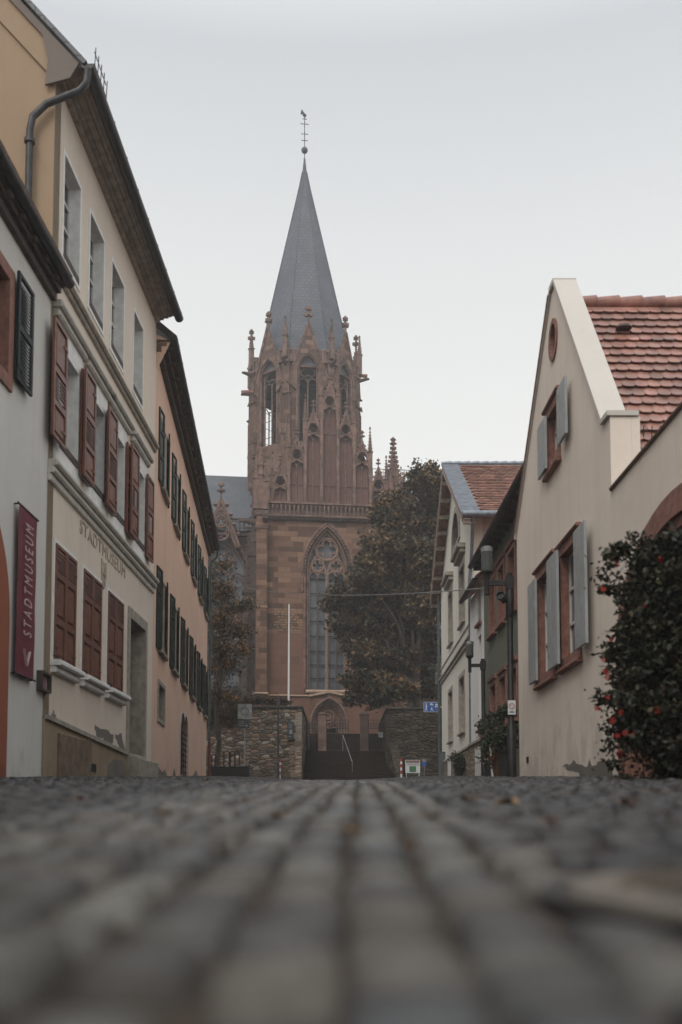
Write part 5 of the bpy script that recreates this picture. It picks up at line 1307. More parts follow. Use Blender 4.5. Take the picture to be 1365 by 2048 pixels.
# stepped blind gable
cxs = [560.5,593.6,626.9,659.7,691.8,724.6,756.4]
apx = [931,882,823,769,825.5,882,936]; fin = [909,856,800,746,803,859,916]; qf = [962.8,910,856.4,802.6,859,914,969]
yg = 0.35
X = [chx(c, 950, yg) for c in cxs]; cm = X[3]; stp = (X[6]-X[0])/6; X = [cm+(k-3)*stp for k in range(7)]
zap_ = [chz(a, yg) for a in apx]
for k in range(3): m_ = (zap_[k]+zap_[6-k])/2; zap_[k] = zap_[6-k] = m_
zq = [chz(a, yg) for a in qf]; zfn = [chz(a, yg) for a in fin]
for k in range(3): zq[k] = zq[6-k] = (zq[k]+zq[6-k])/2; zfn[k] = zfn[6-k] = (zfn[k]+zfn[6-k])/2
hw = stp/2
for k in range(7):
    x = X[k]; zt = zq[k] - .0; gb = zq[k] - .55       # gablet foot
    s = MB(); s.box(x-hw+.02, x+hw-.02, yg+.28, yg+.9, zco-.5, gb+.05)
    P = s.build('gable_panel', M_panel, CH)
    s = MB(); fr_ = .13
    qr = hw*.60
    hole = [(x+qr*(1+.18*math.cos(4*a))*math.cos(a), zq[k]+qr*(1+.18*math.cos(4*a))*math.sin(a)) for a in [2*pi*j/24 for j in range(24)]]
    s.plate([(x-hw,gb),(x-hw+fr_,gb-.6),(x-hw+fr_,gb-.1),(x,gb+.12),(x+hw-fr_,gb-.1),(x+hw-fr_,gb-.6),(x+hw,gb),(x,zap_[k])], [hole], yg-.02, yg+.27)
    for sg in (-1,1): s.bar((x+sg*hw*1.0, yg-.05, gb), (x, yg-.05, zap_[k]+.08), .14, .12)
    for sg in (-1,1):
        for q in (.2,.4,.6,.8): s.lathe([(0,-.1),(.1,0),(0,.13)], (x+sg*hw*(1-q)+sg*.08, yg-.06, gb+(zap_[k]-gb)*q+.05), 5)
    finial(s, x, yg, zap_[k], (zfn[k]-zap_[k])*1.05)
    s.build('gablet', M_carve, CH)
    s = MB(); s.plate([(x-hw*.95,gb+.06),(x+hw*.95,gb+.06),(x,zap_[k]-.25)], (), yg+.5, yg+.9); s.build('gablet_shade', M_carvedk, CH)  # dark plate put behind the foil hole so it reads as shadow
    s = MB(); 
    s.tube([(x, yg+.2, zco+.2), (x, yg+.2, gb-.05)], .05, 6)
    for sg in (-1,1): s.tube(arch_line(x+sg*hw*.42, hw*.84, gb-.35, gb+.02, yg+.18, 6), .045, 5)
    ring(s, x, zq[k], qr*1.12, yg-.03, .05, 16)
    for zz in (zco+2.6, zco+6.3, zco+9.6):
        if zz < gb-.5: s.box(x-hw+.1, x+hw-.1, yg+.22, yg+.29, zz, zz+.05)
    s.build('mullion', M_carve, CH)
for k in range(8):
    x = cm+(k-3.5)*stp; i0 = min(max(k-1,0),6); i1 = min(k,6)
    hi = max(zap_[i0], zap_[i1]); top = chz([905,843.6,789.7,745,745,794.9,848.7,905][k], yg)
    s = MB(); w_ = .2; s.box(x-w_/2, x+w_/2, yg-.16, yg+.3, zco+.16, max(zap_[i0],zap_[i1])-1.6)
    pinnacle(s, x, yg+.05, max(zap_[i0],zap_[i1])-2.6, top, .30, 7); s.build('gable_pinnacle', M_carve, CH)
# gable backing wall follows the steps; transept roof behind
s = MB(); pts = [(X[0]-hw, zco-.4)] + [(X[6]+hw, zco-.4)]
st_ = []
for k in range(6, -1, -1): st_ += [(X[k]+hw, zq[k]-.5), (X[k]-hw, zq[k]-.5)]
s.plate([(X[0]-hw, zco-.4), (X[6]+hw, zco-.4)] + [(X[6]+hw, zq[6]-.55)] + [(p_[0], p_[1]-.05) for p_ in st_[1:-1]] + [(X[0]-hw, zq[0]-.55)], (), yg+.91, yg+1.3); s.build('gable_back', M_tower, CH)
s = MB(); TY = 14.0; TX = -.57
s.box(xL, xR, 1.12, TY-3.5, ZC0, zco-.3); s.build('transept_body', M_tower, CH)
s = MB(); zrt = chz(905, 6); 
for sg in (-1,1):
    xe_ = xL-.2 if sg < 0 else xR+.2
    s.add([(xe_,1.7,zco-.1),(cm,1.7,zrt),(cm,TY-3.8,zrt),(xe_,TY-3.8,zco-.1)], [(0,1,2,3)])
s.build('transept_roof', M_slate2, CH)

# ---- octagonal tower
RO = 4.66; AP = RO*math.cos(pi/8); FWd = 2*RO*math.sin(pi/8)
yF = TY-AP
z_b = chz(1075, TY); z_s = chz(735, yF, 620); z_top = chz(712, yF, 620); z_apx = chz(648, yF-.1, 620); z_win0 = chz(882, yF, 620); z_winA = chz(709, yF, 620)
z_gf = chz(745, yF, 620)
zfin_ = chz(611, yF, 620); z_pin = chz(630, TY-RO, 600); print('tower', z_b, z_s, z_top, z_apx, z_win0, z_winA, FWd)
owd = 1.5
Cc_ = Matrix.Translation((TX, TY, 0))
TW = None
s = MB()
for k in range(8):
    s.M = Cc_ @ Matrix.Rotation(k*pi/4, 4, 'Z') @ Matrix.Translation((0, -AP, 0))
    zs_ = z_winA - 1.55
    g_ = FWd/2*.8
    s.plate([(-FWd/2,z_b),(FWd/2,z_b),(FWd/2,z_top-.9),(g_*.62,z_top-.9),(0,z_apx-.9),(-g_*.62,z_top-.9),(-FWd/2,z_top-.9)], [arch(0, owd+.3, z_win0, zs_, z_winA, 10)], 0, .55)
s.M = Cc_; s.lathe([(RO+.5, z_b-9), (RO+.5, z_b+.0), (RO, z_b+.6)], n=8, a0=pi/8)
s.build('tower_wall', M_tower, CH)
s = MB()
for k in range(8):
    s.M = Cc_ @ Matrix.Rotation(k*pi/4, 4, 'Z') @ Matrix.Translation((0, -AP, 0))
    zs_ = z_winA - 1.55; g = FWd/2*.92
    s.plate([(-g, z_gf-.4),(-owd*.72, z_gf-.4),(owd*.72, z_gf-.4),(g, z_gf-.4),(0, z_apx)], [], -.16, -.003) if False else None
    out_ = [(-g, z_gf-.6), (-owd*.5-.22, z_gf-1.4)]
    ar = arch(0, owd+.3, z_gf-1.4, zs_, z_winA, 10)       # right side up then down the left
    inner = ar[2:]                                          # from right spring over apex to left spring
    s.plate([(-g, z_gf-.9)] + [(-owd/2-.15, z_gf-1.6)] + inner[::-1] + [(owd/2+.15, z_gf-1.6)] + [(g, z_gf-.9), (0, z_apx)], (), -.2, .05)
    for sg in (-1,1):
        s.bar((sg*(g+.06), -.2, z_gf-.95), (0, -.2, z_apx+.1), .16, .14)
s.M = None
s.build('tower_gable', M_tower, CH)
for k in range(8):
    if k in (3,4,5): continue
    Mk = Cc_ @ Matrix.Rotation(k*pi/4, 4, 'Z') @ Matrix.Translation((0, -AP, 0))
    s = MB(Mk); finial(s, 0, -.12, z_apx-.1, zfin_-z_apx+.1); s.build('tower_finial', M_carve, CH)
for k in range(8):
    Mk = Cc_ @ Matrix.Rotation(k*pi/4, 4, 'Z') @ Matrix.Translation((0, -AP, 0)); zs_ = z_winA-1.55
    s = MB(Mk)
    s.tube(arch_line(0, owd+.3, zs_, z_winA, -.02, 10, z_win0), .1, 6); s.tube(arch_line(0, owd, zs_-.05, z_winA-.28, .3, 10, z_win0), .09, 6)
    s.tube([(0,.35,z_win0),(0,.35,zs_-.4)], .06, 6)
    zz = zs_+.28
    for j in range(3):
        a = pi/2 + j*2*pi/3; cx_, cz_ = .27*math.cos(a)*1.15, zz+.05+.3*math.sin(a); 
        s.tube([(cx_+.30*math.cos(a-2+4*m/8), .35, cz_+.30*math.sin(a-2+4*m/8)) for m in range(9)], .05, 5)
    for sg in (-1,1): s.tube(arch_line(sg*owd*.25, owd*.5, zs_-.75, zs_-.28, .35, 6), .045, 5)
    o = s.build('belfry_window', M_carve, CH, smooth=True)
    s = MB(Mk)
    for j in range(5): s.box(-owd/2, owd/2, .4, .43, z_win0+.8+j*1.35, z_win0+.83+j*1.35)
    s.build('tie_bars', M_iron, o)
    s = MB(Mk); s.plate(arch(0, owd+.5, zs_-.3, zs_, z_winA+.1, 10), (), .56, .6); s.build('belfry_shade', M_dark, o)  # black sheet painting the shade inside the arch head
# corner buttress strips, balustrades and pinnacles of the octagon
for k in range(8):
    ang = (k+.5)*pi/4; Mv = Cc_ @ Matrix.Rotation(ang, 4, 'Z') @ Matrix.Translation((0, -RO, 0))
    s = MB(Mv); s.box(-.40, .40, -.16, .5, z_b, z_s-2.3); s.add([(-.46,-.34,z_s-2.3),(.46,-.34,z_s-2.3),(.46,.3,z_s-2.0),(-.46,.3,z_s-2.0),(0,-.38,z_s-2.05),(0,.3,z_s-1.9)], [(0,1,4),(0,4,5,3),(1,2,5,4),(0,3,2,1)])
    s.box(-.30, .30, -.12, .5, z_s-2.3, z_top-.55)
    for zz in (z_b+3.2, z_b+7.0): s.box(-.46,.46,-.24,.3,zz,zz+.14)
    for xx in (-.36,-.12,.12,.36): s.tube([(xx,-.18,z_b),(xx,-.18,z_s-2.6)], .05, 5)
    s.build('tower_buttress', M_tower, CH)
    s = MB(Mv); zt = z_top-.55
    for sg in (-1,1):
        d = .9; cx_, cy_ = sg*d*math.cos(pi/8), d*math.sin(pi/8)
        s.bar((0,-.2,zt+.95),(cx_,cy_-.2,zt+.95),.12,.14); s.bar((0,-.2,zt),(cx_,cy_-.2,zt),.2,.14)
        for q in (.3,.6,.95): s.bar((cx_*q,cy_*q-.2,zt),(cx_*q,cy_*q-.2,zt+.95),.09)
        s.bar((cx_*.5,cy_*.5-.12,zt),(cx_*.5,cy_*.5-.12,zt+.9),.72,.05)
    s.build('tower_parapet', M_carve, CH)
    s = MB(Mv); pinnacle(s, 0, -.18, zt+.3, z_pin, .34, 7); s.build('tower_pinnacle', M_carve, CH)
    if k in (0,1,2,5,6,7):
        s = MB(Mv); s.tube([(0,-.1,zt-.2),(0,-.75,zt-.1),(0,-1.0,zt-.12)], [.16,.13,.08], 7); s.build('gargoyle', M_carvedk, CH, smooth=True)
# long stone spouts on the flanks
s = MB(); p_ = FH.hit(720,762,TY)
s.bar((p_[0]-.2,TY-1,p_[1]),(chx(735,762,TY-1),TY-1,p_[1]),.26,.2); s.build('water_spout', MATS['red_sandstone'], CH)
s = MB(); zz = chz(793,TY-2); s.bar((chx(500,793,TY-2)+.3,TY-2,zz+.1),(chx(483,795,TY-2),TY-2,zz),.26,.2); s.build('water_spout', MATS['red_sandstone'], CH)
# wall walk, belfry frame and floor
s = MB(Cc_); s.lathe([(0,z_top-.9),(RO-.05,z_top-.9),(RO-.05,z_top-.75),(0,z_top-.75)], n=8, a0=pi/8); s.build('wall_walk', M_tower, CH)
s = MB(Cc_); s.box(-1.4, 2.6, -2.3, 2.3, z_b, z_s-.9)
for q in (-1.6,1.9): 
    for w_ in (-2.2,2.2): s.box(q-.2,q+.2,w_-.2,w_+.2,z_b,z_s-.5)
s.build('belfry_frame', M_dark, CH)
# spire
zsp0 = z_top-.75; zt_sp = chz(345, TY, 608); zn = chz(316, TY, 608)
Rb = (683-540)/2/.962*(chz(640,TY,608)*0+ (TY+68)*1.03)/2000
z640 = chz(640, TY, 608)
dR = (Rb-.16)/(zt_sp - z640)
s = MB(Cc_); prof = [(Rb+dR*(z640-zsp0), zsp0), (Rb, z640), (.16+dR*(zt_sp-z640)*.12, zt_sp-(zt_sp-z640)*.12-.0), (.20, zt_sp), (.07, zn)]
s.lathe(prof, n=8, a0=pi/8+0)
SPI = s.build('spire', M_slate, CH)
s = MB(Cc_)
for k in range(8):
    a = pi/8 + k*pi/4; s.tube([(r_*1.005*math.cos(a), r_*1.005*math.sin(a), z_) for r_, z_ in prof[:4]], .05, 5)
s.build('hip_strips', M_slate2, SPI)
s = MB(Cc_); s.box(-2.0,-1.2,-3.05,-2.2,chz(679,TY-3)-.25,chz(679,TY-3)+.55); s.build('dormer', M_slate2, SPI)
s = MB(Cc_); zb_ = chz(300.5,TY,608); rb_ = .28
s.lathe([(0.0,zb_-rb_)] + [(rb_*math.cos(a), zb_+rb_*math.sin(a)) for a in [(-pi/2+pi*j/10) for j in range(1,10)]] + [(0,zb_+rb_)], n=16); s.build('ball', M_slate2, SPI, smooth=True)
s = MB(Cc_); zr1 = chz(226, TY, 608)
s.tube([(0,0,zn-.1),(0,0,zr1)], .035, 6)
for py_, q in ((281,.22),(268,.25),(248,.30),(238,.14)):
    zz = chz(py_,TY,608); s.tube([(-q,0,zz),(q,0,zz)], .03, 5); s.tube([(0,-q,zz),(0,q,zz)], .03, 5)
    for sg in (-1,1): s.lathe([(0,-.06),(.06,0),(0,.06)], (sg*q,0,zz), 5)
s.lathe([(0,-.2),(.14,-.05),(.16,.05),(0,.2)], (0,0,chz(231,TY,608)), 6)
s.box(-.34,-.06,-.02,.02,chz(228,TY,608)-.05,chz(228,TY,608)+.2); s.box(-.28,-.16,-.03,.03,chz(225,TY,608),chz(225,TY,608)+.22)
s.build('cross_rod', M_iron, SPI)

# ---- nave: roof and side wall, left and right of the tower
zr = chz(952, TY, 450); ye_ = 8.4; ze_ = chz(1064, ye_, 460); xln = -26
print('nave', zr, ze_)
s = MB(); s.add([(xln,ye_-.4,ze_),(TX-3,ye_-.4,ze_),(TX-3,TY,zr),(xln,TY,zr),(xln,2*TY-ye_,ze_),(TX-3,2*TY-ye_,ze_)], [(0,1,2,3),(3,2,5,4)])
s.add([(TX+3,ye_-.4,ze_),(20,ye_-.4,ze_),(20,TY,zr),(TX+3,TY,zr),(20,2*TY-ye_,ze_),(TX+3,2*TY-ye_,ze_)], [(0,1,2,3),(3,2,4,5)])
s.build('nave_roof', M_slate2, CH)
wx = chx(452, 1250, ye_); wwn = 4.2; 
z1w = chz(1068, ye_, 452); 
up = arch(wx-.3, wwn, chz(1215,ye_,452), chz(1160,ye_,452), z1w+.1, 12); lo = arch(wx+.1, wwn, chz(1378,ye_,470), chz(1310,ye_,470), chz(1243,ye_,470), 12)
rn = arch(9.5, 3.6, 12, 18, 21, 10)
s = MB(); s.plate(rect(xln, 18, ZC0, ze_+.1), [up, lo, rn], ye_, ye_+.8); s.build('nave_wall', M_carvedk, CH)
for (w_, z0_, zs_, za_) in ((wx-.3, chz(1215,ye_,452), chz(1160,ye_,452), z1w+.1), (wx+.1, chz(1378,ye_,470), chz(1310,ye_,470), chz(1243,ye_,470))):
    s = MB(); s.tube(arch_line(w_, wwn+.1, zs_, za_+.05, ye_-.05, 12, z0_), .13, 6); s.tube(arch_line(w_, wwn-.5, zs_, za_-.5, ye_+.2, 12, z0_), .1, 6)
    for k in (-1,0,1): s.tube([(w_+k*wwn*.22,ye_+.3,z0_),(w_+k*wwn*.22,ye_+.3,zs_)], .07, 5)
    ring(s, w_, zs_+(za_-zs_)*.45, (za_-zs_)*.28, ye_+.3, .07, 14); foil(s, w_, zs_+(za_-zs_)*.45, (za_-zs_)*.26, ye_+.3, .05, 5, pi/2)
    for sg in (-1,1): ring(s, w_+sg*wwn*.27, zs_+.05, wwn*.14, ye_+.3, .06, 12); s.tube(arch_line(w_+sg*wwn*.24, wwn*.45, zs_-.6, zs_+.3, ye_+.3, 8), .06, 5)
    o = s.build('nave_window', M_carve, CH, smooth=True)
    s = MB(); s.plate(arch(w_, wwn, z0_, zs_, za_, 12), (), ye_+.5, ye_+.54); s.build('glazing', M_cglass, o)
s = MB(); s.plate(arch(9.5, 3.6, 12, 18, 21, 10), (), ye_+.5, ye_+.54); s.build('nave_glazing', M_cglass, CH)
# ornate gable above the nave window
gxc = chx(443,1000,ye_-.5); gzt = chz(999,ye_-.5,443); gzb = chz(1095,ye_-.5,443); gw_ = (chx(476,1090,ye_-.5)-chx(443,1090,ye_-.5))*1.15
s = MB(); s.plate([(gxc-gw_,gzb),(gxc-gw_*.78,gzb),(gxc,gzb+2.4),(gxc+gw_*.78,gzb),(gxc+gw_,gzb),(gxc,gzt)], (), ye_-.6, ye_-.1)
for sg in (-1,1):
    s.bar((gxc+sg*gw_,ye_-.65,gzb),(gxc,ye_-.65,gzt),.2,.2)
    for q in (.25,.45,.65,.85): s.lathe([(0,-.22),(.2,0),(0,.24)], (gxc+sg*gw_*(1-q)+sg*.22, ye_-.65, gzb+(gzt-gzb)*q+.1), 6)
for j, (r_, q) in enumerate(((.62,.30),(.45,.52),(.28,.70))): ring(s, gxc, gzb+(gzt-gzb)*q, r_, ye_-.66, .08, 14); foil(s, gxc, gzb+(gzt-gzb)*q, r_*.9, ye_-.66, .05, 4, pi/4)
finial(s, gxc, ye_-.4, gzt, chz(962,ye_-.4,443)-gzt); s.build('nave_gable', M_carve, CH)
s = MB(); n_ = 16
for k in range(n_):
    x0_ = gxc+gw_*.5+k*.35
    if x0_ < xL: s.box(x0_-.04,x0_+.04,ye_-.35,ye_-.25,ze_-.2,ze_+.9); s.tube(arch_line(x0_+.17,.28,ze_+.5,ze_+.8,ye_-.3,4),.03,4)
s.box(gxc, xL, ye_-.4, ye_-.2, ze_+.88, ze_+1.0); s.box(gxc-4, xL, ye_-.5, ye_, ze_-.4, ze_-.2); s.build('nave_balustrade', M_carvedk, CH)
for pxp, top in ((497,1050),(508,905)):
    s = MB(); xx = chx(pxp,1200,ye_-1.5); pinnacle(s, xx, ye_-1.5, ZC0+8, chz(top,ye_-1.5,pxp), .75, 8); s.box(xx-.5,xx+.5,ye_-2,ye_,ZC0,chz(1240,ye_-1.5,pxp)); s.build('nave_buttress', M_carvedk, CH)
# tall pinnacles right of the gable
xx = chx(787,950,5.5); s = MB(); pinnacle(s, xx, 5.5, chz(1080,5.5,787), chz(873,5.5,787), .95, 9)
for sg, t_ in ((-1,932),(1,932)): pinnacle(s, xx+sg*.52, 5.1, chz(1060,5.1,787), chz(t_,5.1,787), .26, 6)
s.box(xx-.6, xx+.6, 5.0, 6.4, ZC0, chz(975,5.5,787)); s.build('flank_pinnacle', M_carve, CH)
s = MB()
for k in range(14): s.tube([(xx-1.6+k*.42,8.2,chz(985,8,800)),(xx-1.6+k*.42,8.2,chz(938,8,800))], .025, 4)
for p_ in (965,952,938): s.tube([(xx-2,8.2,chz(p_,8,800)),(xx+4.5,8.2,chz(p_,8,800))], .025, 4)
for k in range(4): s.tube([(xx-2+k*1.4,8.2,chz(985,8,800)),(xx-.6+k*1.4,8.2,chz(938,8,800))], .02, 4)
s.build('roof_railing', M_iron, CH)

# ------------------------------------------------------------------ terrace walls, stairs, railings
Ys, Yt = 51.4, 56.3
xs0, xs1 = -2.05, 2.95; zst0 = gz(.3, Ys)-.02; zst1 = at(680,1503,Yt).z
o = empty('stone_steps', (.45, Ys, zst0), 0, 'wide dark stone steps climbing to the church gate', 'steps')
s = MB(); n_ = 11
for k in range(n_):
    z1_ = (zst1-zst0)*(k+1)/n_; y0_ = (Yt-Ys)*k/n_
    s.bev(xs0-.45, (3.45 if k < 5 else xs1)-.45, y0_-.03, Yt-Ys+9 if k == n_-1 else (Yt-Ys)*(k+1)/n_+.05, z1_-.16, z1_, .02)
    s.box(xs0-.43, (3.43 if k < 5 else xs1)-.47, y0_+.01, Yt-Ys+.05, -.3 if k == 0 else (zst1-zst0)*k/n_-.02, z1_-.161)
s.build('treads', M_stair, o)
zu1 = at(680,1468,64.5).z
o = empty('upper_steps', (.45, 61.5, zst1), 0, 'dark upper steps behind the iron gate before the church door', 'steps')
s = MB(); n_ = 11
for k in range(n_): s.bev(-3.6, 4.2, k*.27, 4.2, (zu1-zst1)*k/n_-.1, (zu1-zst1)*(k+1)/n_, .02)
s.build('treads', M_stair, o)
# left wall
zwl = at(550,1417,50.6).z
o = empty('rubble_retaining_wall', (-7, 50.5, 1.8), 0, 'weathered rubble stone retaining wall left of the steps', 'wall')
xe = at(604,1450,50.5).x
s = MB(); s.box(-13+7, xe+7, 0, .7, -.3, zwl-1.8); s.box(xe+7-.7, xe+7, .7, 12, -.3, zwl-1.8); s.build('wall', M_rubble, o)
s = MB(); s.bev(-6, xe+7.06, -.08, .76, zwl-1.798, zwl-1.68, .02); s.box(xe+7-.76, xe+7.06, .76, 12, zwl-1.798, zwl-1.68); s.build('cap', M_cap, o)
s = MB()      # squared quoins at the free end
for k in range(11):
    w_ = .55 if k % 2 else .32; s.bev(xe+7-w_, xe+7.012, -.025, -.002, -.05+k*.33, -.05+k*.33+.31, .01)
s.build('quoins', ashlar('quoin_stone', (.22,.185,.15), (.27,.235,.195), (.33,.29,.245), (.2,.17,.14), .6, .31), o)
s = MB(); xr_ = xe+7-.32       # cheek with handrail
s.add([(xr_,-.9,-.2),(xr_+.35,-.9,-.2),(xr_+.35,-.03,-.2),(xr_,-.03,-.2),(xr_,-.9,.35),(xr_+.35,-.9,.35),(xr_+.35,-.03,1.75),(xr_,-.03,1.75)], [(0,3,2,1),(4,5,6,7),(0,1,5,4),(1,2,6,5),(2,3,7,6),(3,0,4,7)]); s.build('stair_cheek', M_rubble, o)
s = MB(); s.tube([(xr_+.42,-.7,1.15),(xr_+.42,.9,1.75),(xr_+.42,5.8,3.1)], .03, 8); s.tube([(xr_+.42,-.7,-.1),(xr_+.42,-.7,1.15)], .03, 8); s.tube([(xr_+.42,5.8,1.9),(xr_+.42,5.8,3.1)], .03, 8); s.build('handrail', M_iron, o, smooth=True)
zwr = at(820,1419,53.2).z; xw_ = at(774,1450,53.2).x
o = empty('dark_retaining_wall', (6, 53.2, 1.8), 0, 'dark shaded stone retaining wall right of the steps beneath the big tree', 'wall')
s = MB(); s.box(xw_-6+.06, 9, 0, .7, -.3, zwr-1.8); s.box(xw_-6, xw_-6+.6, .3, 11, -.3, zwr-1.8); s.build('wall', M_rubbleshade, o)
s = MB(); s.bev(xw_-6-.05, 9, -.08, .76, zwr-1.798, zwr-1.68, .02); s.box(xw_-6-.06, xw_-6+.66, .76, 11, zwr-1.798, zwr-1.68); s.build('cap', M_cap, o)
s = MB(); xr_ = xw_-6+.45
s.add([(xr_,-1.7,-.2),(xr_+.35,-1.7,-.2),(xr_+.35,-.03,-.2),(xr_-.35,-.03,-.2),(xr_,-1.7,.3),(xr_+.35,-1.7,.3),(xr_+.1,-.03,2.3),(xr_-.35,-.03,2.3)], [(0,3,2,1),(4,5,6,7),(0,1,5,4),(1,2,6,5),(2,3,7,6),(3,0,4,7)]); s.build('stair_cheek', M_rubbleshade, o)
# gate pillars
for px_, lb in ((645,'square red stone gate pillar at the head of the steps, left one'), (729,'square dark stone gate pillar at the head of the steps, right one')):
    p = at(px_, 1503, 56.6); o = empty('gate_pillar', (p.x, 56.6, zst1), 0, lb, 'pillar', 'gate pillars'); h_ = at(px_,1426,56.6).z-zst1
    s = MB(); s.bev(-.235,.235,-.235,.235,0,h_-.15,.02); s.build('shaft', M_carve if px_ < 700 else M_carvedk, o)
    s = MB(); s.bev(-.27,.27,-.27,.27,h_-.148,h_-.05,.03); s.lathe([(.36,h_-.05),(.05,h_+.06)], n=4, a0=pi/4); s.build('cap', M_carvedk, o)
def fence(x0, x1, Y, z0, z1, label, name='iron_fence', cat='fence', grp='iron railings at the head of the steps'):
    o = empty(name, ((x0+x1)/2, Y, z0), 0, label, cat, grp); w = (x1-x0)/2; h = z1-z0
    s = MB(); n = max(3, int((x1-x0)/.14))
    for k in range(n+1):
        x = -w+2*w*k/n; s.tube([(x,0,.05),(x,0,h-.1)], .013, 5); s.lathe([(0,h+.02),(.028,h-.06),(.013,h-.12)][::-1], (x,0,0), 5)
    s.build('bars', M_iron, o)
    s = MB(); s.box(-w,w,-.02,.02,.1,.14); s.box(-w,w,-.02,.02,h-.3,h-.26); s.box(-w,w,-.02,.02,h-.55,h-.51)
    for k in range(n): ring(s, -w+2*w*(k+.5)/n, h-.405, .05, 0, .01, 8)
    s.build('rails', M_iron, o)
zf1 = at(680,1438,56.6).z; pL = at(645,1480,56.6).x; pR = at(729,1480,56.6).x
fence(xs0+.1, pL-.25, 56.6, zst1, zf1, 'black iron railing between the rubble wall and the left gate pillar')
fence(pL+.25, pR-.9, 56.6, zst1, zf1, 'black iron gate leaf standing closed between the pillars', 'iron_gate', 'gate')
fence(pR+.25, xs1-.1, 56.6, zst1, zf1, 'black iron railing right of the right gate pillar')
o = empty('handrail', (at(706,1524,52.2).x, 52.2, gz(.5,52.2)), 0, 'thin pale metal handrail rising up the middle of the steps', 'handrail')
pA = at(705,1524,52.6); pB = at(686,1470,56.2); q0 = o.location
s = MB(); s.tube([pA-q0, pB-q0], .022, 8); s.build('rail', M_signgrey, o, smooth=True); s = MB(); s.tube([(pA.x-q0.x,pA.y-q0.y,.0),pA-q0], .02, 6); s.tube([Vector((pB.x-q0.x,pB.y-q0.y,zst1-q0.z)),pB-q0], .02, 6); s.build('posts', M_signgrey, o)
p = at(762,1472,56.4); o = empty('small_notice', (p.x, 56.5, at(762,1475,56.5).z), 0, 'small white notice fixed to the railing right of the gate', 'sign')
s = MB(); s.box(-.12,.12,-.03,-.01,0,.3); s.build('board', M_signgrey, o); s = MB(); s.box(-.08,.08,-.034,-.031,.2,.23); s.box(-.08,.05,-.034,-.031,.12,.15); s.build('text_lines', M_signdark, o)
# plaque of faint gilt lettering patches on the facade left of the window is stone weathering: part of the wall
a0_, a1_ = chx(549,1240), chx(606,1240); b0_, b1_ = chz(1262,0,577), chz(1215,0,577)
s = MB(); rr2 = random.Random(2)
for r_ in range(9):
    x_ = a0_
    while x_ < a1_:
        w_ = rr2.uniform(.05,.16)
        if rr2.random() < .72: s.box(x_, min(x_+w_,a1_), -.006, -.001, b0_+(b1_-b0_)*r_/9+.02, b0_+(b1_-b0_)*r_/9+.02+rr2.uniform(.05,.11))
        x_ += w_+rr2.uniform(.03,.07)
s.build('worn_inscription', simple('gilt_worn', (.30,.19,.095), .7, var=.3, scale=6), CH)

# ------------------------------------------------------------------ trees and plants
def leaves(name, blobs, n_per, size, cols, parent, off, seed=1, mat=None, droop=.2, shell=.55, cl=9, spread=.22, seedcl=0):
    "many small leaf faces gathered on twigs that fill the blobs (centre, radii)"
    rs = np.random.RandomState(seed); Vs = []; Cs = []
    cols = np.array(cols)
    for (c, r) in blobs:
        c = np.array(c); r = np.array(r); nt_ = max(3, int(n_per*(r[0]*r[2])))
        d = rs.normal(size=(nt_,3)); d /= np.linalg.norm(d, axis=1)[:,None]
        rad = shell + (1-shell)*rs.rand(nt_)**.6
        rad *= 1 + .28*np.sin(d[:,0]*7+c[0]*3)*np.sin(d[:,2]*6+c[2]*2) + .12*rs.normal(size=nt_)
        tw = c + d*rad[:,None]*r
        ci = rs.randint(0, len(cols), nt_)
        P = np.repeat(tw, cl, axis=0) + rs.normal(size=(nt_*cl,3))*spread*np.array([1,1,.6])
        m = len(P); nrm = rs.normal(size=(m,3)) + np.array([0,-.1,.5]); nrm /= np.linalg.norm(nrm, axis=1)[:,None]
        t1 = np.cross(nrm, rs.normal(size=(m,3))); t1 /= np.linalg.norm(t1, axis=1)[:,None]; t2 = np.cross(nrm, t1)
        sz = size*rs.uniform(.55,1.25,(m,1)); 
        q = np.stack([P-t1*sz, P-t2*sz*.55+nrm*sz*.1, P+t1*sz, P+t2*sz*.55+nrm*sz*.1], 1)
        Vs.append(q.reshape(-1,3)); col = cols[np.repeat(ci, cl)]*rs.uniform(.65,1.4,(m,1)); Cs.append(np.repeat(col, 4, axis=0))
    V = np.concatenate(Vs) - np.array(off); C = np.concatenate(Cs); N = len(V)//4
    me = bpy.data.meshes.new(name); me.vertices.add(len(V)); me.vertices.foreach_set('co', V.astype(np.float32).ravel())
    me.loops.add(len(V)); me.loops.foreach_set('vertex_index', np.arange(len(V), dtype=np.int32)); me.polygons.add(N)
    me.polygons.foreach_set('loop_start', np.arange(0, len(V), 4, dtype=np.int32)); me.polygons.foreach_set('loop_total', np.full(N, 4, dtype=np.int32)); me.update()
    a_ = me.color_attributes.new('tint', 'FLOAT_COLOR', 'CORNER'); a_.data.foreach_set('color', np.c_[C, np.ones(len(C))].astype(np.float32).ravel())
    me.materials.append(mat or M_leaf); o = bpy.data.objects.new(name, me); COL.objects.link(o); o.parent = parent; return o
def limb(s, a, b, r0, r1, n=7, wob=.12, seed=0):
    rr = random.Random(seed); a = Vector(a); b = Vector(b); L = (b-a).length; P = []; rs_ = []
    for k in range(n+1):
        t_ = k/n; p_ = a.lerp(b, t_) + Vector((rr.uniform(-1,1), rr.uniform(-1,1), rr.uniform(-.3,.3)))*wob*L*.3*math.sin(pi*t_) + Vector((0,0,math.sin(pi*t_)*L*.05)); P.append(p_); rs_.append(r0+(r1-r0)*t_)
    s.tube(P, rs_, 7); return P
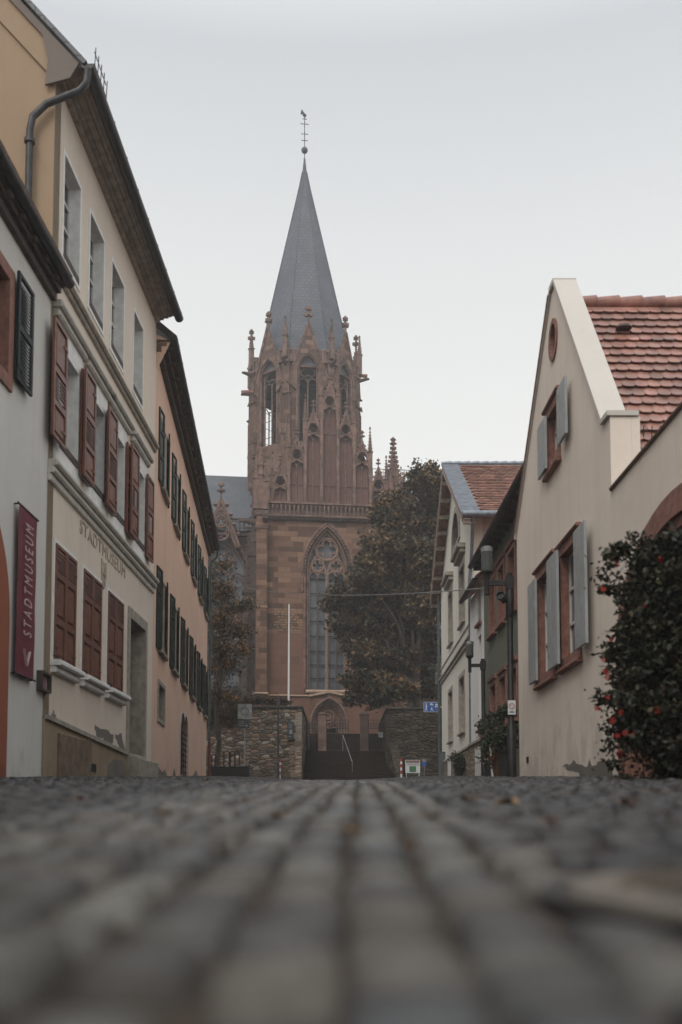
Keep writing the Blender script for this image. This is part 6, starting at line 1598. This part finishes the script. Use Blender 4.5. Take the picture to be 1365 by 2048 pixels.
# big autumn tree
Ytr = 57.5
lobes = [(850,962,38,36),(872,990,30,40),(800,1030,48,48),(845,1060,55,55),(765,1035,22,28),(780,1100,58,48),(850,1130,50,55),(735,1140,34,30),(700,1185,48,26),(668,1205,22,18),(760,1190,60,45),(840,1210,50,50),(700,1245,42,30),(770,1265,62,42),(845,1290,42,50),(735,1310,36,26),(800,1325,55,34),(705,1290,20,24),(745,1365,34,26),(715,1395,20,15),(790,1380,50,26),(850,1370,40,30),(757,1405,18,10),(700,1360,14,16)]
p = at(833, 1440, Ytr); T = empty('autumn_tree', (p.x, Ytr, zst1), 0, 'big brown leaved autumn tree leaning over the church steps', 'tree')
bl = []; rt = random.Random(8)
for (px_, py_, rx_, rz_) in lobes:
    Y_ = Ytr + rt.uniform(-1.6,1.6); c = at(px_, py_, Y_); k_ = Y_*.88/2000
    bl.append(((c.x,c.y,c.z), (rx_*k_, min(rx_*k_*1.1, 1.7), rz_*k_)))
    for j in range(4):
        a_ = rt.uniform(0, 2*pi); c2 = at(px_+rx_*.85*math.cos(a_), py_+rz_*.85*math.sin(a_), Y_+rt.uniform(-.5,.5)); q_ = rt.uniform(.22,.42)
        bl.append(((c2.x,c2.y,c2.z), (rx_*k_*q_, rx_*k_*q_, rz_*k_*q_*.8)))
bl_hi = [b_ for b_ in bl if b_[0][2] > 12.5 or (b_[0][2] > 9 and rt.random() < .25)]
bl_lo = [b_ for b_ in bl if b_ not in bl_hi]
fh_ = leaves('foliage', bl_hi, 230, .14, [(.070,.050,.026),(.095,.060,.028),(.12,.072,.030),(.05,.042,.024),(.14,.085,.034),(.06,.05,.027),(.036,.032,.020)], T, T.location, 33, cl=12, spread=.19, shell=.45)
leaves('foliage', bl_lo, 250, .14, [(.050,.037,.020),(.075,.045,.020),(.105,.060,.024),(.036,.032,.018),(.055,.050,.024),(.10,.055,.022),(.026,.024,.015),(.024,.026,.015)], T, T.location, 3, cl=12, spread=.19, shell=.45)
s = MB(); base = Vector((0,0,-.5)); fork = Vector((.0,0,3.2)); limb(s, base, fork, .36, .26, seed=1)
for k, (c, r) in enumerate(bl): 
    if k % 5 == 0: limb(s, fork + Vector((0,0,rt.uniform(-.4,1.2))), Vector(c)-T.location, .13, .03, seed=k)
mid = fork + Vector((.2,.2,4)); limb(s, fork, mid, .26, .14, seed=50)
s.build('trunk', M_bark, T, smooth=True)
# thin tree on the left
Yl = 46.5
p = ground_at(436, Yl); T2 = empty('thin_tree', p, 0, 'slender tree with sparse orange leaves at the corner of the pink house', 'tree')
bl = []
for (px_, py_, rx_, rz_) in ((445,1180,28,26),(475,1215,34,14),(438,1240,22,25),(470,1262,34,18),(445,1290,24,22),(485,1300,20,14),(432,1330,16,20),(500,1205,18,6),(460,1325,22,12),(428,1390,12,24),(455,1395,14,16),(448,1130,14,16)):
    Y_ = Yl + rt.uniform(-.8,.8); c = at(px_, py_, Y_); k_ = Y_/2000; bl.append(((c.x,c.y,c.z),(rx_*k_,.5,rz_*k_)))
leaves('foliage', bl, 290, .08, [(.045,.036,.020),(.06,.045,.022),(.15,.07,.018),(.20,.09,.02),(.035,.032,.02),(.05,.045,.028)], T2, T2.location, 9, cl=8, spread=.16, shell=.1)
s = MB(); top = at(437,1320,Yl)-T2.location; limb(s, (0,0,-.2), top, .14, .09, wob=.06, seed=4)
for k, (c, r) in enumerate(bl): limb(s, top*rt.uniform(.7,1), Vector(c)-T2.location, .055, .015, seed=60+k)
for k in range(34):
    c, r = bl[rt.randrange(len(bl))]; a_ = Vector(c)-T2.location; limb(s, a_, a_+Vector((rt.uniform(-.8,.8),rt.uniform(-.4,.4),rt.uniform(-.1,.8))), .018, .005, 4, seed=100+k)
s.build('trunk', M_bark, T2, smooth=True)
# background tree by the nave, leafless shrubs
p = at(430,1430,62); T3 = empty('shadow_tree', (p.x, 62, 5.3), 0, 'dark green brown tree beside the nave behind the pink house corner', 'tree')
bl = []
for (px_, py_, rx_, rz_) in ((425,1150,30,35),(440,1200,35,35),(420,1260,40,40),(450,1330,38,34),(425,1390,36,28),(470,1385,24,16)):
    c = at(px_, py_, 62+rt.uniform(-.8,.8)); k_ = 62/2000; bl.append(((c.x,c.y,c.z),(rx_*k_,.9,rz_*k_)))
leaves('foliage', bl, 70, .13, [(.030,.030,.022),(.04,.037,.025),(.05,.045,.035)], T3, T3.location, 19, cl=8, spread=.3, shell=.1)
s = MB(); fk = Vector((0,0,2)); limb(s, (0,0,-.2), fk, .2, .15, seed=5)
for k, (c, r) in enumerate(bl): limb(s, fk, Vector(c)-T3.location, .09, .02, seed=160+k)
s.build('trunk', M_bark, T3, smooth=True)
# hedge on top of the left wall
HG = empty('wall_top_hedge', (at(520,1410,51.3).x, 51.3, zwl+.1), 0, 'rusty brown hedge spilling over the top of the rubble wall', 'hedge')
bl = []
for px_ in range(462, 578, 8):
    c = at(px_, 1404, 51.4); bl.append(((c.x,c.y,c.z+rt.uniform(-.05,.1)),(.24,.4,.17)))
for px_, py_ in ((470,1420),(478,1430),(462,1440),(455,1425),(466,1412),(440,1430),(425,1420),(415,1440),(420,1405)):
    c = at(px_, py_, 50.4); bl.append(((c.x,c.y,c.z),(.3,.25,.4)))
leaves('foliage', bl, 900, .055, [(.035,.027,.017),(.075,.040,.018),(.05,.032,.018),(.028,.026,.018),(.12,.06,.022)], HG, HG.location, 23, cl=8, spread=.1, shell=.1)
s = MB()
for k in range(14): limb(s, (-1.5+k*.22,.0,-.15), (-1.5+k*.22+rt.uniform(-.1,.1),0,.35), .02, .006, 4, seed=200+k)
s.build('stems', M_bark, HG)

# climber with red flowers on the gateway wall
CL = empty('flowering_climber', (3.15, 9.8, gz(3.15,9.8)), 0, 'dark leafy climber with red trumpet flowers over the red archway', 'climbing plant')
bl = []; Yc = 9.6
for (px_, py_, rx_, rz_, dy) in ((1350,1092,42,36,.0),(1300,1120,42,42,.2),(1360,1160,60,56,-.3),(1268,1190,38,48,.2),(1330,1230,70,60,0),(1262,1270,36,52,.1),(1245,1250,20,34,.3),(1300,1330,60,60,0),(1370,1330,60,80,-.3),(1250,1350,30,46,.2),(1232,1300,16,22,.3),(1248,1420,32,40,.1),(1300,1430,60,50,0),(1365,1440,50,60,-.2),(1275,1480,36,26,.1),(1330,1500,50,30,0),(1345,1535,45,22,.0),(1240,1460,16,22,.2),(1400,1250,60,120,-.4)):
    Y_ = Yc + dy; c = at(px_+(17 if px_ < 1290 else 8), py_, Y_); k_ = Y_/2000*(.9 if px_ < 1290 else 1); bl.append(((c.x,c.y,c.z), (rx_*k_, .32, rz_*k_)))
    if px_ < 1320:
        for j in range(3):
            a_ = rt.uniform(0, 2*pi); c2 = at(px_+14+rx_*.9*math.cos(a_), py_+rz_*.9*math.sin(a_), Y_+rt.uniform(-.1,.1)); q_ = rt.uniform(.15,.35); bl.append(((c2.x,c2.y,c2.z),(rx_*k_*q_,.1,rz_*k_*q_)))
# trailing shoots
shoots = []
for P in ([(1270,1080),(1250,1095),(1232,1110),(1222,1125),(1210,1150)], [(1255,1100),(1240,1098),(1228,1104)], [(1240,1390),(1222,1400),(1205,1395)],[(1245,1440),(1225,1455),(1222,1490),(1230,1520)], [(1260,1470),(1250,1500),(1246,1560)], [(1290,1480),(1285,1520),(1290,1560)], [(1250,1200),(1225,1180),(1212,1178)], [(1240,1300),(1222,1310),(1216,1335)],[(1240,1260),(1228,1290),(1214,1300)]):
    Q = [at(a, b, Yc+.1) for a, b in P]; shoots.append(Q)
    for q in Q: bl.append(((q.x,q.y,q.z),(.05,.05,.05)))
leaves('foliage', bl, 2300, .036, [(.016,.022,.013),(.023,.029,.017),(.030,.032,.018),(.012,.016,.010),(.045,.038,.018),(.026,.028,.017),(.036,.030,.018)], CL, CL.location, 31, cl=9, spread=.055, shell=.2)
s = MB()
for Q in shoots: s.tube([q-CL.location for q in Q], .006, 5)
for k in range(9): c, r = bl[k]; limb(s, (rt.uniform(-.1,.5),rt.uniform(-.2,.2),-.1), Vector(c)-CL.location, .035, .012, seed=300+k)
s.build('stems', M_bark, CL, smooth=True)
fl = [(1234,1127,1.0),(1206,1179,1.2),(1321,1118,1.1),(1223,1280,.8),(1212,1345,1.0),(1214,1355,1.0),(1216,1346,.9),(1207,1320,.8),(1215,1395,.9),(1194,1417,1.0),(1203,1434,.6),(1225,1441,1.3),(1242,1425,1.0),(1250,1467,1.2),(1234,1472,1.1),(1239,1506,1.2),(1316,1421,1.4),(1267,1467,.8),(1360,1373,1.4),(1210,1340,.7),(1290,1212,.7),(1345,1300,.8)]
for i, (px_, py_, sc_) in enumerate(fl):
    q = at(px_, py_, Yc-.25 if px_ > 1235 else Yc-.02); s = MB(); rr = random.Random(i); k_ = .024*sc_
    ax = Matrix.Translation(q - CL.location) @ Matrix.Rotation(rr.uniform(-.8,.8), 4, 'X') @ Matrix.Rotation(rr.uniform(-1.2,1.2), 4, 'Y')
    s.M = ax; s.cur = (.30,.016,.012)
    for j in range(5):
        a = 2*pi*j/5; dx_, dz_ = math.cos(a), math.sin(a)
        s.add([(dx_*k_*.25,0,dz_*k_*.25),((dx_*.8-dz_*.45)*k_,-.012,(dz_*.8+dx_*.45)*k_),(dx_*k_*1.25,-.006,dz_*k_*1.25),((dx_*.8+dz_*.45)*k_,-.012,(dz_*.8-dx_*.45)*k_)], [(0,1,2,3)])
    s.cur = (.30,.04,.015); s.tube([(0,0,0),(0,.05*sc_,.0)], [k_*.3,k_*.12], 6); s.build('flower', M_petal, CL)
# pots and window boxes by the green and white houses
def pot_plant(pos, h, r, lr, label, name='potted_plant', cols=None, cat='potted plant', pm=None, grp='plant pots along the houses'):
    o = empty(name, pos, 0, label, cat, grp); s = MB(); s.lathe([(0,0),(r*.7,0),(r,h),(r*1.08,h),(r*1.08,h+.04),(r*.9,h+.04),(r*.85,h-.02),(0,h-.02)], n=14); s.build('pot', pm or M_pot, o, smooth=True)
    c = Vector(pos)+Vector((0,0,h+lr*.7)); leaves('foliage', [((c.x,c.y,c.z),(lr,lr,lr))], 2600*.16/max(lr,.2), .045, cols or [(.025,.038,.018),(.035,.045,.02),(.018,.026,.014)], o, o.location, int(pos[0]*100)%97, cl=8, spread=.07, shell=.1); return o
def gpt(px_, Y_): 
    q = at(px_, 1540, Y_); return Vector((q.x, Y_, gz(q.x, Y_)))
pot_plant(gpt(918, 36.5), .3, .2, .34, 'round bush in a dark pot against the stone plinth of the pale gable house', pm=M_potdark)
pot_plant(gpt(984, 25.2), .42, .22, .30, 'dark pot plant standing first in the row below the green house', pm=M_potdark)
pot_plant(gpt(1000, 23.2), .3, .2, .26, 'pot of reddish flowers in the middle of the row below the green house', cols=[(.12,.04,.02),(.03,.035,.018),(.07,.035,.02)])
pot_plant(gpt(1012, 22.0), .55, .2, .38, 'tall leafy pot plant behind the nearest lamp pole', pm=M_potdark)
pot_plant(gpt(991, 24.2)+Vector((0,0,0)), .75, .14, .2, 'pale raised pot with a small plant beneath the green house sill', pm=M_signwhite)
for i, w in enumerate(ew[3:6]):
    cx_ = (w[0]+w[1])/2; P = FE.O + FE.u*cx_ - FE.i*.2; P.z = w[2]-.14
    o = empty('window_box', P, FE.a, ['leafy window box under the far lower window of the green house','leafy window box under the middle lower window of the green house','leafy window box under the near lower window of the green house'][i], 'window box', 'window boxes of the green house')
    s = MB(); s.bev(-.5,.5,-.12,.08,-.2,0,.01); s.build('box', M_sand, o)
    bl = [((P.x+FE.u.x*q, P.y+FE.u.y*q, P.z+.12+rt.uniform(-.05,.1)), (.22,.22,.2)) for q in (-.4,-.15,.15,.4)]
    f_ = leaves('foliage', bl, 1500, .045, [(.022,.034,.018),(.03,.042,.022),(.016,.024,.014),(.045,.045,.025)], o, (0,0,0), 40+i, cl=8, spread=.07, shell=.1)
    f_.matrix_parent_inverse = (Matrix.Translation(P) @ Matrix.Rotation(FE.a, 4, 'Z')).inverted()
# leaf tuft on the wall behind the gable house
# fallen leaves
lf = [(1012,1612,2.4,.050,(.26,.17,.09)),(1258,1612,1.0,.045,(.14,.06,.025)),(160,1602,1,.03,(.20,.10,.04)),(558,1640,1,.03,(.20,.11,.05)),(700,1668,1,.02,(.25,.14,.06)),(492,1603,1,.02,(.2,.12,.05)),(410,1562,1,.05,(.13,.07,.03)),(935,1602,1,.03,(.15,.08,.04)),(1100,1650,1,.025,(.2,.09,.04)),(330,1630,1,.025,(.18,.1,.05)),(860,1640,1,.02,(.2,.12,.06)),(820,1700,1,.018,(.18,.1,.05))]
def ground_hit(px_, py_):
    lo_, hi_ = .5, 50.0; d = ray(px_, py_)
    y = .5
    while y < 50:
        P = d*(y/d.y)
        if P.z < gz(P.x, y) + .012: return Vector((P.x, y, gz(P.x,y)+.012))
        y += .01
    return None
labs = {0:'large pale tan leaf lying on the dark cobbles right of the paved strip', 1:'curled rust brown leaf lying on the cobbles near the climber', 6:'brown curled leaf lying far up the street before the left bollard'}
for i, (px_, py_, q_, sz, col) in enumerate(lf):
    P = ground_hit(px_, py_)
    if P is None: P = ground_at(px_, 40)
    rr = random.Random(i+5); o = empty('fallen_leaf', P, rr.uniform(0,6), labs.get(i, 'small brown autumn leaf fallen on the street stones'), 'leaf', 'fallen leaves')
    s = MB(); s.cur = col; n_ = 14; ringp = []
    for k in range(n_):
        a = 2*pi*k/n_; r_ = sz*(1+.35*math.cos(5*a))*.8; ringp.append((r_*math.cos(a), r_*math.sin(a)*.8, .006+.012*abs(math.sin(a*1.5))*sz/.03))
    s.add(ringp+[(0,0,.003)], [(k,(k+1)%n_,n_) for k in range(n_)]); s.tube([(-sz*.6,0,.004),(-sz*1.3,0,.01)], .0015, 4); s.build('blade', M_leaf, o)

# ------------------------------------------------------------------ haze (mist that fades the spire)
hz = MB(); hz.box(-200, 200, -65, 200, -8, 62); h_ = hz.build('haze', M_dark); h_['kind'] = 'stuff'
mh = bpy.data.materials.new('haze_air'); mh.use_nodes = True; t_ = mh.node_tree; t_.nodes.clear()
ou = t_.nodes.new('ShaderNodeOutputMaterial'); pv = t_.nodes.new('ShaderNodeVolumePrincipled'); pv.inputs['Color'].default_value = (.93,.95,.97,1)
pv.inputs['Density'].default_value = 0.0013; pv.inputs['Anisotropy'].default_value = 0.2
t_.links.new(pv.outputs[0], ou.inputs['Volume']); h_.data.materials.clear(); h_.data.materials.append(mh)
